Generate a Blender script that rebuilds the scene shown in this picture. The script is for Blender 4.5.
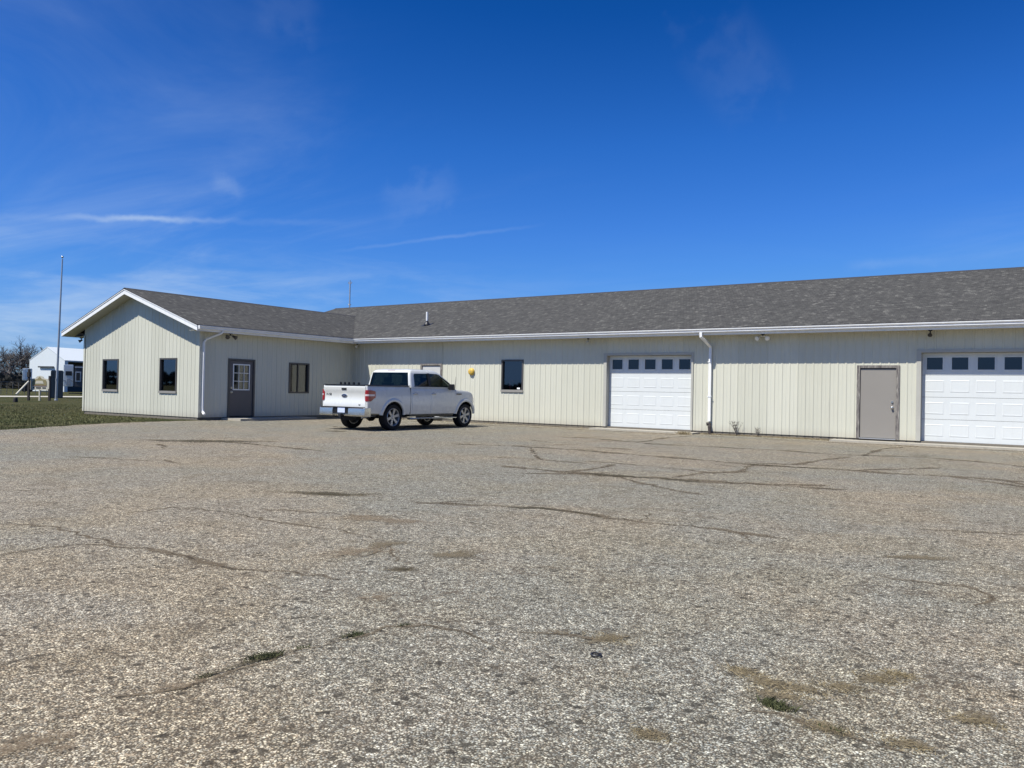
import bpy, bmesh, math, random
from mathutils import Vector, Matrix
from math import sin, cos, pi, radians as RAD
random.seed(7)
S = bpy.context.scene
COL = S.collection
for o in list(bpy.data.objects): bpy.data.objects.remove(o)

# ---------------------------------------------------------------- camera
cd = bpy.data.cameras.new('camera'); cam = bpy.data.objects.new('camera', cd); COL.objects.link(cam)
r_, u_, f_ = Vector((.82807791, .56027222, .01954519)), Vector((-.01149212, -.01789202, .99977388)), Vector((-.56049523, .82811528, .00837727))
cam.matrix_world = Matrix(((r_.x, u_.x, -f_.x, 0), (r_.y, u_.y, -f_.y, 0), (r_.z, u_.z, -f_.z, 1.275), (0, 0, 0, 1)))
cd.sensor_width = 36; cd.lens = 787.38*36/1024; cd.clip_start = .05; cd.clip_end = 6000
S.camera = cam

# ---------------------------------------------------------------- view, world, sun
S.view_settings.view_transform = 'Standard'; S.view_settings.look = 'None'
S.view_settings.gamma = 1; S.view_settings.exposure = 0.40; S.view_settings.use_curve_mapping = False
SUN_DIR = Vector((-.24, -.62, 1.0)).normalized()
SUN_EL = math.asin(SUN_DIR.z); SUN_ROT = math.atan2(SUN_DIR.x, SUN_DIR.y)
W = bpy.data.worlds.new('World'); S.world = W; W.use_nodes = True
def mkworld():
    nt = W.node_tree; N = nt.nodes; L = nt.links; N.clear()
    def n(t, **k):
        x = N.new(t)
        for a, b in k.items(): setattr(x, a, b)
        return x
    def mth(op, a, b=None, c=None, clamp=False):
        x = n('ShaderNodeMath', operation=op); x.use_clamp = clamp
        for i, v in enumerate((a, b, c)):
            if v is None: continue
            if isinstance(v, (int, float)): x.inputs[i].default_value = v
            else: L.new(v, x.inputs[i])
        return x.outputs[0]
    def vm(op, a, b):
        x = n('ShaderNodeVectorMath', operation=op)
        for i, v in enumerate((a, b)):
            if isinstance(v, tuple): x.inputs[i].default_value = v
            else: L.new(v, x.inputs[i])
        return x
    sky = n('ShaderNodeTexSky', sky_type='NISHITA', sun_disc=False)
    sky.sun_elevation = SUN_EL; sky.sun_rotation = SUN_ROT; sky.altitude = 250
    sky.air_density = 1.0; sky.dust_density = .4; sky.ozone_density = 3.0
    tc = n('ShaderNodeTexCoord')
    nrm = vm('NORMALIZE', tc.outputs['Generated'], (0, 0, 0)).outputs[0]
    # deepen the blue
    # tone the clear-sky colours the way the phone camera did (per channel curve on the sky radiance / 10)
    sc = n('ShaderNodeVectorMath', operation='SCALE'); L.new(sky.outputs[0], sc.inputs[0]); sc.inputs[3].default_value = .1
    hs = n('ShaderNodeRGBCurve'); L.new(sc.outputs[0], hs.inputs['Color'])
    for ci, pts in enumerate(SKY_CURVES):
        cv_ = hs.mapping.curves[ci]
        while len(cv_.points) < len(pts): cv_.points.new(.5, .5)
        for p_, (x_, y_) in zip(cv_.points, pts): p_.location = (x_, y_); p_.handle_type = 'VECTOR'
    hs.mapping.update()
    up = n('ShaderNodeVectorMath', operation='SCALE'); L.new(hs.outputs[0], up.inputs[0]); up.inputs[3].default_value = 10
    # thin cirrus: noise over a plane high above
    sep = n('ShaderNodeSeparateXYZ'); L.new(nrm, sep.inputs[0])
    zc = mth('ADD', mth('MAXIMUM', sep.outputs[2], .0), .09)
    cx = mth('DIVIDE', sep.outputs[0], zc); cy = mth('DIVIDE', sep.outputs[1], zc)
    cmb = n('ShaderNodeCombineXYZ'); L.new(cx, cmb.inputs[0]); L.new(cy, cmb.inputs[1])
    mp = n('ShaderNodeMapping'); mp.inputs['Rotation'].default_value = (0, 0, RAD(25)); mp.inputs['Scale'].default_value = (.42, 1.15, 1)
    L.new(cmb.outputs[0], mp.inputs[0])
    nz = n('ShaderNodeTexNoise'); nz.inputs['Scale'].default_value = .9; nz.inputs['Detail'].default_value = 7
    nz.inputs['Roughness'].default_value = .62; nz.inputs['Distortion'].default_value = .8; L.new(mp.outputs[0], nz.inputs['Vector'])
    nz2 = n('ShaderNodeTexNoise'); nz2.inputs['Scale'].default_value = .23; nz2.inputs['Detail'].default_value = 3
    L.new(cmb.outputs[0], nz2.inputs['Vector'])
    mr = n('ShaderNodeMapRange', interpolation_type='SMOOTHSTEP'); mr.inputs[1].default_value = .46; mr.inputs[2].default_value = .85
    L.new(nz.outputs[0], mr.inputs[0])
    mr2 = n('ShaderNodeMapRange', interpolation_type='SMOOTHSTEP'); mr2.inputs[1].default_value = .42; mr2.inputs[2].default_value = .68
    L.new(nz2.outputs[0], mr2.inputs[0])
    cl = mth('MULTIPLY', mth('MULTIPLY', mr.outputs[0], mr2.outputs[0]), .34)
    # more veil low in the west
    west = vm('DOT_PRODUCT', nrm, (-.90, .42, 0)).outputs['Value']
    wm = n('ShaderNodeMapRange', interpolation_type='SMOOTHSTEP'); wm.inputs[1].default_value = .80; wm.inputs[2].default_value = 1.0; L.new(west, wm.inputs[0])
    lowm = n('ShaderNodeMapRange', interpolation_type='SMOOTHSTEP'); lowm.inputs[1].default_value = .21; lowm.inputs[2].default_value = .03; L.new(sep.outputs[2], lowm.inputs[0])
    mp2 = n('ShaderNodeMapping'); mp2.inputs['Scale'].default_value = (2.2, 2.2, 13); mp2.inputs['Rotation'].default_value = (.12, .12, 0); L.new(nrm, mp2.inputs[0])
    nz3 = n('ShaderNodeTexNoise'); nz3.inputs['Scale'].default_value = 1.9; nz3.inputs['Detail'].default_value = 6; nz3.inputs['Roughness'].default_value = .6; nz3.inputs['Distortion'].default_value = .5
    L.new(mp2.outputs[0], nz3.inputs['Vector'])
    mr3 = n('ShaderNodeMapRange', interpolation_type='SMOOTHSTEP'); mr3.inputs[1].default_value = .40; mr3.inputs[2].default_value = .72; L.new(nz3.outputs[0], mr3.inputs[0])
    cl = mth('ADD', cl, mth('MULTIPLY', mth('MULTIPLY', mr3.outputs[0], lowm.outputs[0]), mth('ADD', mth('MULTIPLY', wm.outputs[0], .5), .10)))
    # condensation trails: great circle arcs in the sky
    def trail(a, b, width, strength, cl, s):
        A = Vector(a).normalized(); B = Vector(b).normalized(); nn = A.cross(B).normalized(); mid = (A+B).normalized(); t = nn.cross(mid)
        half = abs(A.dot(t))
        nw = n('ShaderNodeTexNoise'); nw.inputs['Scale'].default_value = 40; nw.inputs['Detail'].default_value = 4; L.new(nrm, nw.inputs['Vector'])
        wob = mth('MULTIPLY', mth('SUBTRACT', nw.outputs[0], .5), width*2.2)
        d = mth('ABSOLUTE', mth('ADD', vm('DOT_PRODUCT', nrm, tuple(nn)).outputs['Value'], wob))
        k = n('ShaderNodeMapRange', interpolation_type='SMOOTHSTEP'); k.inputs[1].default_value = width; k.inputs[2].default_value = 0; L.new(d, k.inputs[0])
        al = mth('ABSOLUTE', vm('DOT_PRODUCT', nrm, tuple(t)).outputs['Value'])
        e = n('ShaderNodeMapRange', interpolation_type='SMOOTHSTEP'); e.inputs[1].default_value = half*1.25; e.inputs[2].default_value = half*.5; L.new(al, e.inputs[0])
        fr = n('ShaderNodeMapRange'); fr.inputs[1].default_value = -.2; fr.inputs[2].default_value = .2; L.new(vm('DOT_PRODUCT', nrm, tuple(mid)).outputs['Value'], fr.inputs[0])
        nb = n('ShaderNodeTexNoise'); nb.inputs['Scale'].default_value = 14; L.new(nrm, nb.inputs['Vector'])
        x = mth('MULTIPLY', mth('MULTIPLY', mth('MULTIPLY', k.outputs[0], e.outputs[0]), fr.outputs[0]), mth('MULTIPLY', nb.outputs[0], strength*1.6))
        return mth('ADD', cl, x)
    cl = trail((-.8856, .4288, .1784), (-.8017, .5683, .1920), .0050, .36, cl, 1)
    cl = trail((-.95, .30, .163), (-.70, .690, .2010), .0060, .07, cl, 3)
    cl = trail((-.7165, .6774, .1667), (-.5331, .8208, .2053), .0035, .12, cl, 2)
    cl = trail((-.7979, .5537, .2383), (-.781, .5838, .2219), .014, .11, cl, 4)
    cl = trail((-.6716, .7074, .2205), (-.6024, .7565, .2546), .030, .07, cl, 5)
    cl = trail((-.1882, .9703, .1517), (-.0928, .9835, .1554), .010, .12, cl, 6)
    cl = trail((-.3362, .8751, .3481), (-.2582, .8811, .3963), .075, .035, cl, 7)
    cl = trail((-.7264, .5464, .417), (-.678, .6031, .4203), .045, .04, cl, 8)
    cl = mth('MINIMUM', cl, .8)
    mix = n('ShaderNodeMix', data_type='RGBA'); L.new(cl, mix.inputs[0]); L.new(up.outputs[0], mix.inputs[6]); mix.inputs[7].default_value = (5.6, 7.0, 8.8, 1)
    bg = n('ShaderNodeBackground'); bg.inputs[1].default_value = SKY_STR; L.new(mix.outputs[2], bg.inputs[0])
    out = n('ShaderNodeOutputWorld'); L.new(bg.outputs[0], out.inputs[0])
SKY_CURVES = [[(0, 0), (.095, .003), (.108, .0046), (.154, .026), (.285, .092), (.50, .20), (1, .23)],
              [(0, 0), (.16, .066), (.186, .080), (.258, .156), (.435, .305), (.59, .41), (1, .44)],
              [(0, 0), (.30, .30), (.336, .352), (.439, .578), (.55, .745), (.62, .82), (1, .86)]]
SKY_STR = .0758
mkworld()
sd = bpy.data.lights.new('sun', 'SUN'); sd.energy = 5.0; sd.angle = RAD(.53); sd.color = (1, .97, .895)
sun = bpy.data.objects.new('sun', sd); COL.objects.link(sun)
sun.rotation_euler = SUN_DIR.to_track_quat('Z', 'Y').to_euler(); sun.location = (0, -20, 40)

# ---------------------------------------------------------------- material helpers
class NT:
    def __init__(s, name):
        s.m = bpy.data.materials.new(name); s.m.use_nodes = True; s.t = s.m.node_tree; s.N = s.t.nodes; s.L = s.t.links
        s.b = s.N['Principled BSDF']; s.out = s.N['Material Output']
    def n(s, t, ins=None, **k):
        x = s.N.new(t)
        for a, b in k.items(): setattr(x, a, b)
        for a, v in (ins or {}).items(): s.set(x.inputs[a], v)
        return x
    def set(s, i, v):
        if isinstance(v, bpy.types.NodeSocket): s.L.new(v, i)
        else: i.default_value = v
    def math(s, op, a, b=0.0, clamp=False):
        x = s.n('ShaderNodeMath', {0: a, 1: b}, operation=op); x.use_clamp = clamp; return x.outputs[0]
    def noise(s, vec, scale, detail=4, rough=.5, dist=0):
        return s.n('ShaderNodeTexNoise', {'Vector': vec, 'Scale': scale, 'Detail': detail, 'Roughness': rough, 'Distortion': dist}).outputs[0]
    def rng(s, v, a, b, c=0., d=1., smooth=True):
        return s.n('ShaderNodeMapRange', {0: v, 1: a, 2: b, 3: c, 4: d}, interpolation_type='SMOOTHSTEP' if smooth else 'LINEAR').outputs[0]
    def mix(s, f, a, b, mode='MIX'):
        x = s.n('ShaderNodeMix', {0: f, 6: a, 7: b}, data_type='RGBA', blend_type=mode); return x.outputs[2]
    def ramp(s, v, stops):
        x = s.n('ShaderNodeValToRGB', {0: v}); e = x.color_ramp.elements
        while len(e) < len(stops): e.new(.5)
        for i, (p, c) in enumerate(stops): e[i].position = p; e[i].color = (*c, 1) if len(c) == 3 else c
        return x.outputs[0]
    def obj(s): return s.n('ShaderNodeTexCoord').outputs['Object']
    def uv(s): return s.n('ShaderNodeTexCoord').outputs['UV']
    def geo(s): return s.n('ShaderNodeNewGeometry').outputs['Position']
    def mp(s, v, sc=(1, 1, 1), rot=(0, 0, 0)): return s.n('ShaderNodeMapping', {'Vector': v, 'Scale': sc, 'Rotation': rot}).outputs[0]
    def bump(s, h, dist=.01, strength=1): s.set(s.b.inputs['Normal'], s.n('ShaderNodeBump', {'Height': h, 'Distance': dist, 'Strength': strength}).outputs[0])
def C4(c): return (*c, 1)
def plain(name, col, rough=.6, metal=0, var=.12, vs=3.0, spec=.5, coat=0, dirt=0):
    m = NT(name); g = m.geo()
    nz = m.noise(g, vs, 5, .6)
    c = m.mix(nz, C4([x*(1-var) for x in col]), C4([min(1, x*(1+var)) for x in col]))
    if dirt:
        n2 = m.noise(m.mp(g, (6, 6, .8)), 1.5, 5, .65)
        c = m.mix(m.rng(n2, .45, .75, 0, dirt), c, C4((.16, .14, .11)))
    m.set(m.b.inputs['Base Color'], c); m.b.inputs['Roughness'].default_value = rough; m.b.inputs['Metallic'].default_value = metal
    m.b.inputs['Specular IOR Level'].default_value = spec; m.b.inputs['Coat Weight'].default_value = coat; m.b.inputs['Coat Roughness'].default_value = .05
    m.set(m.b.inputs['Roughness'], m.rng(m.noise(g, vs*2.3, 3), .2, .8, max(0, rough-.06), min(1, rough+.06)))
    return m.m
M = {}
M['white_trim'] = plain('white_trim', (.78, .78, .76), .35, dirt=.10)
M['garage_white'] = plain('garage_white', (.62, .64, .625), .42, var=.03, dirt=.05)
M['frame_grey'] = plain('frame_grey', (.26, .245, .22), .5)
M['frame_tan'] = plain('frame_tan', (.40, .39, .34), .5)
M['bronze'] = plain('bronze', (.075, .07, .065), .45)
M['door_brown'] = plain('door_brown', (.10, .093, .095), .45)
M['taupe'] = plain('taupe', (.240, .222, .195), .5, var=.05, vs=1.2)
M['pale_door'] = plain('pale_door', (.50, .50, .48), .5)
M['black'] = plain('black', (.018, .018, .02), .4)
M['black_trim'] = plain('black_trim', (.012, .012, .013), .35)
M['interior'] = plain('interior', (.05, .045, .04), .9)
M['interior_light'] = plain('interior_light', (.34, .36, .34), .9)
M['concrete'] = plain('concrete', (.36, .33, .27), .9, var=.2, vs=2.5, dirt=.35)
M['foundation'] = plain('foundation', (.16, .14, .11), .95, var=.3)
M['galv'] = plain('galv', (.42, .43, .44), .4, metal=.5)
M['chrome'] = plain('chrome', (.55, .55, .53), .20, metal=.85, var=.04)
M['rim'] = plain('rim', (.42, .42, .42), .38, metal=.6, var=.05)
M['rubber'] = plain('rubber', (.016, .016, .017), .8, spec=.25)
M['truck_paint'] = plain('truck_paint', (.63, .635, .60), .28, var=.012, vs=1, coat=.8)
M['red_lens'] = plain('red_lens', (.30, .012, .02), .18, coat=.6)
M['clear_lens'] = plain('clear_lens', (.75, .62, .62), .15, coat=.6)
M['yellow'] = plain('yellow', (.60, .39, .06), .45, var=.15, vs=9)
M['brass'] = plain('satin_metal', (.6, .58, .52), .3, metal=.9)
M['dark_wood'] = plain('dark_wood', (.03, .026, .024), .8)
M['pipe_brown'] = plain('pipe_brown', (.05, .04, .035), .6)
M['plate'] = plain('plate', (.55, .62, .78), .4, var=.2, vs=30)
M['emblem'] = plain('emblem', (.02, .03, .08), .3)
M['far_white'] = plain('far_white', (.66, .70, .70), .5, var=.03)
M['far_dark'] = plain('far_dark', (.05, .055, .06), .7)
M['green_box'] = plain('green_box', (.055, .07, .075), .6, var=.2)
M['sign_cream'] = plain('sign_cream', (.58, .54, .42), .6, var=.12, vs=2)
M['sign_gold'] = plain('sign_gold', (.28, .235, .11), .6, var=.35, vs=6)
M['sign_red'] = plain('sign_red', (.22, .05, .04), .6)
M['curtain'] = plain('curtain', (.45, .46, .45), .9)
M['sticker'] = plain('sticker', (.8, .8, .8), .6)
M['pink'] = plain('pink', (.35, .07, .10), .6)

def glass(name, tint=(.05, .07, .08), mixf=.35, rough=.02):
    m = NT(name); N = m.n
    gl = N('ShaderNodeBsdfGlossy', {'Color': (1, 1, 1, 1), 'Roughness': rough})
    tr = N('ShaderNodeBsdfTransparent', {'Color': C4(tint)})
    fc = N('ShaderNodeLayerWeight', {'Blend': .5}).outputs['Facing']
    fac = m.math('ADD', m.math('MULTIPLY', m.math('POWER', fc, 4.0), .85), mixf, True)
    mx = N('ShaderNodeMixShader', {0: fac}); m.L.new(tr.outputs[0], mx.inputs[1]); m.L.new(gl.outputs[0], mx.inputs[2])
    m.L.new(mx.outputs[0], m.out.inputs[0]); return m.m
M['glass'] = glass('window_glass', (.40, .44, .47), .085)
M['garage_glass'] = glass('garage_glass', (.10, .12, .15), .06)
M['car_glass'] = glass('car_glass', (.10, .13, .13), .03)

def siding_mat():
    m = NT('cream_metal_siding'); g = m.geo()
    big = m.noise(g, .6, 4, .6); fine = m.noise(m.mp(g, (9, 9, .5)), 1.2, 5, .65)
    c = m.mix(big, C4((.535, .525, .425)), C4((.58, .57, .472)))
    c = m.mix(m.rng(fine, .5, .8, 0, .28), c, C4((.38, .365, .30)))
    sep = m.n('ShaderNodeSeparateXYZ', {0: g})
    # sheet-to-sheet difference, one sheet every 0.914 m, and a faint lap line
    al = m.math('DIVIDE', m.math('ADD', sep.outputs[0], sep.outputs[1]), .9144)
    wn = m.n('ShaderNodeTexWhiteNoise', {1: m.math('FLOOR', al)}, noise_dimensions='1D').outputs[0]
    c = m.mix(wn, m.mix(1, c, C4((.95, .95, .94)), 'MULTIPLY'), m.mix(1, c, C4((1.04, 1.04, 1.04)), 'MULTIPLY'))
    fr = m.math('FRACT', al); c = m.mix(m.math('MULTIPLY', m.rng(fr, .012, .004), .35), c, C4((.22, .21, .17)))
    low = m.rng(m.math('ADD', sep.outputs[2], m.math('MULTIPLY', fine, .25)), .50, .14, 0, .55)
    c = m.mix(low, c, C4((.40, .355, .28)))     # splash dirt along the foot of the wall
    m.set(m.b.inputs['Base Color'], c); m.b.inputs['Roughness'].default_value = .42
    m.bump(m.noise(m.mp(g, (.8, .8, .35)), 2.2, 2, .4), .012, .35)
    return m.m
M['siding'] = siding_mat()
def soffit_mat():
    m = NT('soffit_metal'); g = m.geo()
    w = m.n('ShaderNodeTexWave', {'Vector': g, 'Scale': 2.2}, bands_direction='X').outputs[1]
    m.b.inputs['Base Color'].default_value = (.52, .49, .42, 1); m.b.inputs['Roughness'].default_value = .5; return m.m
M['soffit'] = soffit_mat()
def shingle_mat():
    m = NT('asphalt_shingles'); uv = m.uv()
    # UV in metres: u along the course, v up the slope
    def br(bw, off, seed):
        b = m.n('ShaderNodeTexBrick', {'Vector': m.n('ShaderNodeVectorMath', {0: uv, 1: (off, 0, 0)}, operation='ADD').outputs[0], 'Color1': (0, 0, 0, 1), 'Color2': (1, 1, 1, 1), 'Mortar': (.0, .0, .0, 1), 'Scale': 1.0, 'Mortar Size': .0035, 'Mortar Smooth': .3, 'Bias': 0, 'Brick Width': bw, 'Row Height': .143})
        b.offset = .37; b.offset_frequency = 2; b.squash = 1; return b
    a = br(.11, 0, 0); a2 = br(.17, 7.31, 1)
    v = m.math('ADD', m.math('MULTIPLY', a.outputs[0], .5), m.math('MULTIPLY', a2.outputs[0], .5))
    c = m.ramp(v, [(.10, (.052, .050, .046)), (.45, (.069, .067, .061)), (.75, (.088, .085, .077)), (.97, (.145, .140, .124))])
    gr = m.noise(uv, 55, 3, .7); c = m.mix(m.rng(gr, .3, .75), m.mix(1, c, C4((.72, .72, .72)), 'MULTIPLY'), m.mix(1, c, C4((1.25, 1.25, 1.25)), 'MULTIPLY'))
    big = m.noise(uv, .35, 4, .6); c = m.mix(m.rng(big, .3, .7), m.mix(1, c, C4((.95, .95, .95)), 'MULTIPLY'), c)
    mort = a.outputs[1]
    c = m.mix(m.math('MULTIPLY', mort, .75), c, C4((.02, .02, .02)))
    m.set(m.b.inputs['Base Color'], c); m.b.inputs['Roughness'].default_value = .92; m.b.inputs['Specular IOR Level'].default_value = .25
    m.bump(m.math('ADD', m.math('MULTIPLY', a.outputs[0], .6), m.math('MULTIPLY', m.math('SUBTRACT', 1, mort), .7)), .008, .7)
    return m.m
M['shingles'] = shingle_mat()
M['shingle_edge'] = plain('shingle_edge', (.035, .034, .036), .9)

def pavement_mat():
    m = NT('chip_sealed_asphalt'); g = m.geo()
    flat = m.mp(g, (1, 1, .15))
    warp = m.n('ShaderNodeTexNoise', {'Vector': flat, 'Scale': 80.0, 'Detail': 2}).outputs[1]
    wv = m.n('ShaderNodeVectorMath', {0: flat, 1: m.n('ShaderNodeVectorMath', {0: warp, 3: .008}, operation='SCALE').outputs[0]}, operation='ADD').outputs[0]
    v1 = m.n('ShaderNodeTexVoronoi', {'Vector': wv, 'Scale': 118.0, 'Randomness': 1.0})
    v2 = m.n('ShaderNodeTexVoronoi', {'Vector': wv, 'Scale': 74.0, 'Randomness': 1.0})
    s1 = m.n('ShaderNodeSeparateColor', {0: v1.outputs[1]}); s2 = m.n('ShaderNodeSeparateColor', {0: v2.outputs[1]})
    ed1 = m.rng(v1.outputs[0], .38, .62); ed2 = m.rng(v2.outputs[0], .30, .52)
    hue = m.mix(s1.outputs[1], C4((.30, .25, .20)), C4((.25, .262, .265)))
    dk = m.mix(s1.outputs[1], C4((.115, .095, .078)), C4((.10, .10, .10)))
    lt = m.mix(s1.outputs[2], C4((.45, .41, .335)), C4((.42, .42, .405)))
    c = m.mix(m.rng(s1.outputs[0], .12, .5), dk, hue); c = m.mix(m.rng(s1.outputs[0], .70, .92), c, lt)
    c = m.mix(ed1, c, C4((.075, .066, .054)))  # gaps painted dark, standing for the chips' shade on the binder
    big = m.mix(s2.outputs[1], C4((.44, .41, .35)), C4((.50, .49, .46)))
    selbig = m.math('MULTIPLY', m.rng(s2.outputs[0], .80, .86), m.math('SUBTRACT', 1, ed2))
    c = m.mix(selbig, c, big)
    v3 = m.n('ShaderNodeTexVoronoi', {'Vector': wv, 'Scale': 13.0, 'Randomness': 1.0}); s3 = m.n('ShaderNodeSeparateColor', {0: v3.outputs[1]})
    pit = m.math('MULTIPLY', m.rng(m.math('ADD', v3.outputs[0], m.math('MULTIPLY', m.noise(flat, 70, 3, .7), .45)), .56, .46), m.rng(s3.outputs[0], .66, .74))
    c = m.mix(m.math('MULTIPLY', pit, .85), c, C4((.045, .040, .033)))      # missing chips, painted darker for the shade down in their pits
    # clusters of bare binder and of washed chips, tinted wear (true surface colours)
    n1 = m.noise(g, .55, 6, .6, .6); n2 = m.noise(g, .17, 5, .6, .3); n3 = m.noise(g, 2.3, 5, .65)
    n4 = m.noise(g, 9, 3, .6)
    c = m.mix(m.rng(n1, .40, .62, 0, .45), c, m.mix(1, c, C4((1.10, 1.0, .84)), 'MULTIPLY'))
    c = m.mix(m.rng(n2, .42, .60, 0, .55), m.mix(1, c, C4((.86, .92, .93)), 'MULTIPLY'), m.mix(1, c, C4((1.08, 1.02, .93)), 'MULTIPLY'))
    c = m.mix(m.rng(n3, .46, .68, 0, .60), c, m.mix(1, c, C4((.76, .73, .68)), 'MULTIPLY'))
    c = m.mix(m.rng(n4, .46, .66, 0, .50), c, m.mix(1, c, C4((.74, .72, .69)), 'MULTIPLY'))
    n5 = m.noise(flat, 34, 2, .6); n6 = m.noise(flat, 11, 3, .7)
    c = m.mix(m.rng(n5, .36, .64), m.mix(1, c, C4((.66, .65, .63)), 'MULTIPLY'), m.mix(1, c, C4((1.34, 1.33, 1.30)), 'MULTIPLY'))
    c = m.mix(m.rng(n6, .36, .66), m.mix(1, c, C4((.78, .77, .75)), 'MULTIPLY'), m.mix(1, c, C4((1.16, 1.16, 1.15)), 'MULTIPLY'))
    # short crevices
    w3 = m.n('ShaderNodeTexNoise', {'Vector': g, 'Scale': 3.5, 'Detail': 5, 'Roughness': .7}).outputs[1]
    wv3 = m.n('ShaderNodeVectorMath', {0: g, 1: m.n('ShaderNodeVectorMath', {0: w3, 3: .7}, operation='SCALE').outputs[0]}, operation='ADD').outputs[0]
    v4 = m.n('ShaderNodeTexVoronoi', {'Vector': wv3, 'Scale': 1.5}, feature='DISTANCE_TO_EDGE').outputs[0]
    cr2 = m.math('MULTIPLY', m.rng(m.math('ADD', v4, m.math('MULTIPLY', m.noise(g, 40, 3, .7), .03)), .045, .018), m.rng(m.noise(g, 1.7, 4, .7), .49, .57))
    c = m.mix(m.math('MULTIPLY', cr2, .75), c, C4((.060, .048, .034)))
    # hairline craze
    w2 = m.n('ShaderNodeTexNoise', {'Vector': g, 'Scale': 1.1, 'Detail': 5, 'Roughness': .65}).outputs[1]
    wv2 = m.n('ShaderNodeVectorMath', {0: g, 1: m.n('ShaderNodeVectorMath', {0: w2, 3: 1.5}, operation='SCALE').outputs[0]}, operation='ADD').outputs[0]
    vc = m.n('ShaderNodeTexVoronoi', {'Vector': wv2, 'Scale': .42}, feature='DISTANCE_TO_EDGE').outputs[0]
    wob = m.noise(g, 14, 3, .7)
    crk = m.rng(m.math('ADD', vc, m.math('MULTIPLY', wob, .018)), .021, .006)
    crk = m.math('MULTIPLY', crk, m.rng(m.noise(g, .5, 3), .40, .55))
    c = m.mix(m.math('MULTIPLY', crk, .72), c, C4((.075, .058, .04)))
    m.set(m.b.inputs['Base Color'], m.mix(1, c, C4(PAVE_GAIN), 'MULTIPLY')); m.b.inputs['Roughness'].default_value = .88; m.b.inputs['Specular IOR Level'].default_value = .3
    h = m.math('ADD', m.math('MULTIPLY', m.math('SUBTRACT', 1, ed1), .6), m.math('MULTIPLY', selbig, .7))
    h = m.math('SUBTRACT', m.math('ADD', h, m.math('MULTIPLY', m.noise(g, 1.3, 3), 2.0)), m.math('MULTIPLY', crk, 2.5))
    m.bump(h, .0035, .5)
    return m.m
PAVE_GAIN = (1.38, 1.335, 1.235)
M['pavement'] = pavement_mat()

def overlay_mat(name, dark, light, core=True, alpha=.85, nscale=26):
    """ragged dirt along a crack or in a patch: v in uv runs -1..1 (0 the middle)"""
    m = NT(name); g = m.geo(); uv = m.n('ShaderNodeSeparateXYZ', {0: m.uv()})
    av = m.math('ABSOLUTE', m.math('SUBTRACT', m.math('MULTIPLY', uv.outputs[1], 2), 1))
    n1 = m.noise(g, nscale, 5, .7); n2 = m.noise(g, 3.1, 4, .6); n3 = m.noise(g, 110, 2, .6)
    e = m.math('ADD', av, m.math('MULTIPLY', m.math('SUBTRACT', n1, .5), 2.0))
    e = m.math('ADD', e, m.math('MULTIPLY', m.math('SUBTRACT', n2, .5), 1.5))
    nf = m.noise(g, 75, 3, .75)
    e = m.math('ADD', e, m.math('MULTIPLY', m.math('SUBTRACT', nf, .5), 2.6))
    halo = m.rng(e, .72, .38)
    al = m.math('MULTIPLY', halo, m.rng(n3, .30, .55, .35, 1))
    al = m.math('MULTIPLY', al, alpha)
    c = m.mix(m.noise(g, 45, 3, .7), C4(dark), C4(light))
    if core:
        k = m.rng(m.math('ADD', av, m.math('MULTIPLY', m.math('SUBTRACT', m.noise(g, 9, 4, .7), .5), 1.6)), .24, .08)
        k = m.math('MULTIPLY', m.math('MULTIPLY', k, m.rng(n2, .44, .56)), .8)
        c = m.mix(k, c, C4((.036, .029, .020))); al = m.math('MAXIMUM', al, m.math('MULTIPLY', k, .95))
    fade = m.math('MULTIPLY', m.rng(av, 1, .8), 1)
    m.set(m.b.inputs['Base Color'], c); m.set(m.b.inputs['Alpha'], m.math('MULTIPLY', al, fade)); m.b.inputs['Roughness'].default_value = 1
    m.b.inputs['Specular IOR Level'].default_value = .1
    return m.m
M['crack'] = overlay_mat('crack_dirt', (.10, .078, .052), (.19, .15, .10), True, .70)
M['straw'] = overlay_mat('straw_dirt', (.10, .080, .052), (.22, .18, .115), False, .80, 30)
M['clay'] = overlay_mat('sandy_dirt', (.17, .125, .080), (.25, .195, .13), False, .62, 12)
M['damp'] = overlay_mat('dark_dirt', (.05, .045, .03), (.10, .085, .055), False, .85, 16)

def lawn_mat():
    m = NT('lawn_turf'); g = m.geo()
    n1 = m.noise(g, .35, 5, .6); n2 = m.noise(g, 3, 5, .7); n3 = m.noise(g, 30, 3, .7)
    c = m.mix(m.rng(n1, .35, .65), C4((.058, .064, .020)), C4((.115, .100, .046)))
    c = m.mix(m.rng(n2, .4, .7), c, C4((.060, .068, .022))); c = m.mix(m.rng(n3, .3, .7, 0, .6), c, C4((.03, .03, .014)))
    m.set(m.b.inputs['Base Color'], c); m.b.inputs['Roughness'].default_value = 1; m.b.inputs['Specular IOR Level'].default_value = .1
    m.bump(m.math('ADD', n3, n2), .06, 1); return m.m
M['lawn'] = lawn_mat()
def blade_mat(name, a, b):
    m = NT(name); g = m.geo()
    c = m.mix(m.rng(m.noise(g, .8, 4, .6), .35, .65), C4(a), C4(b)); c = m.mix(m.rng(m.noise(g, 23, 2), .35, .65, 0, .5), c, C4([x*.6 for x in a]))
    m.set(m.b.inputs['Base Color'], c); m.b.inputs['Roughness'].default_value = .8; return m.m
M['blade'] = blade_mat('grass_blades', (.088, .098, .026), (.18, .165, .065))
M['tuft_green'] = blade_mat('green_tuft', (.050, .075, .022), (.10, .10, .04))
M['tuft_straw'] = blade_mat('straw_tuft', (.24, .19, .10), (.36, .29, .17))
M['gravel_drive'] = plain('gravel_drive', (.46, .43, .36), .95, var=.15, vs=.6)
M['bark'] = plain('bark', (.095, .083, .074), .95, var=.3, vs=1.2)
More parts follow.
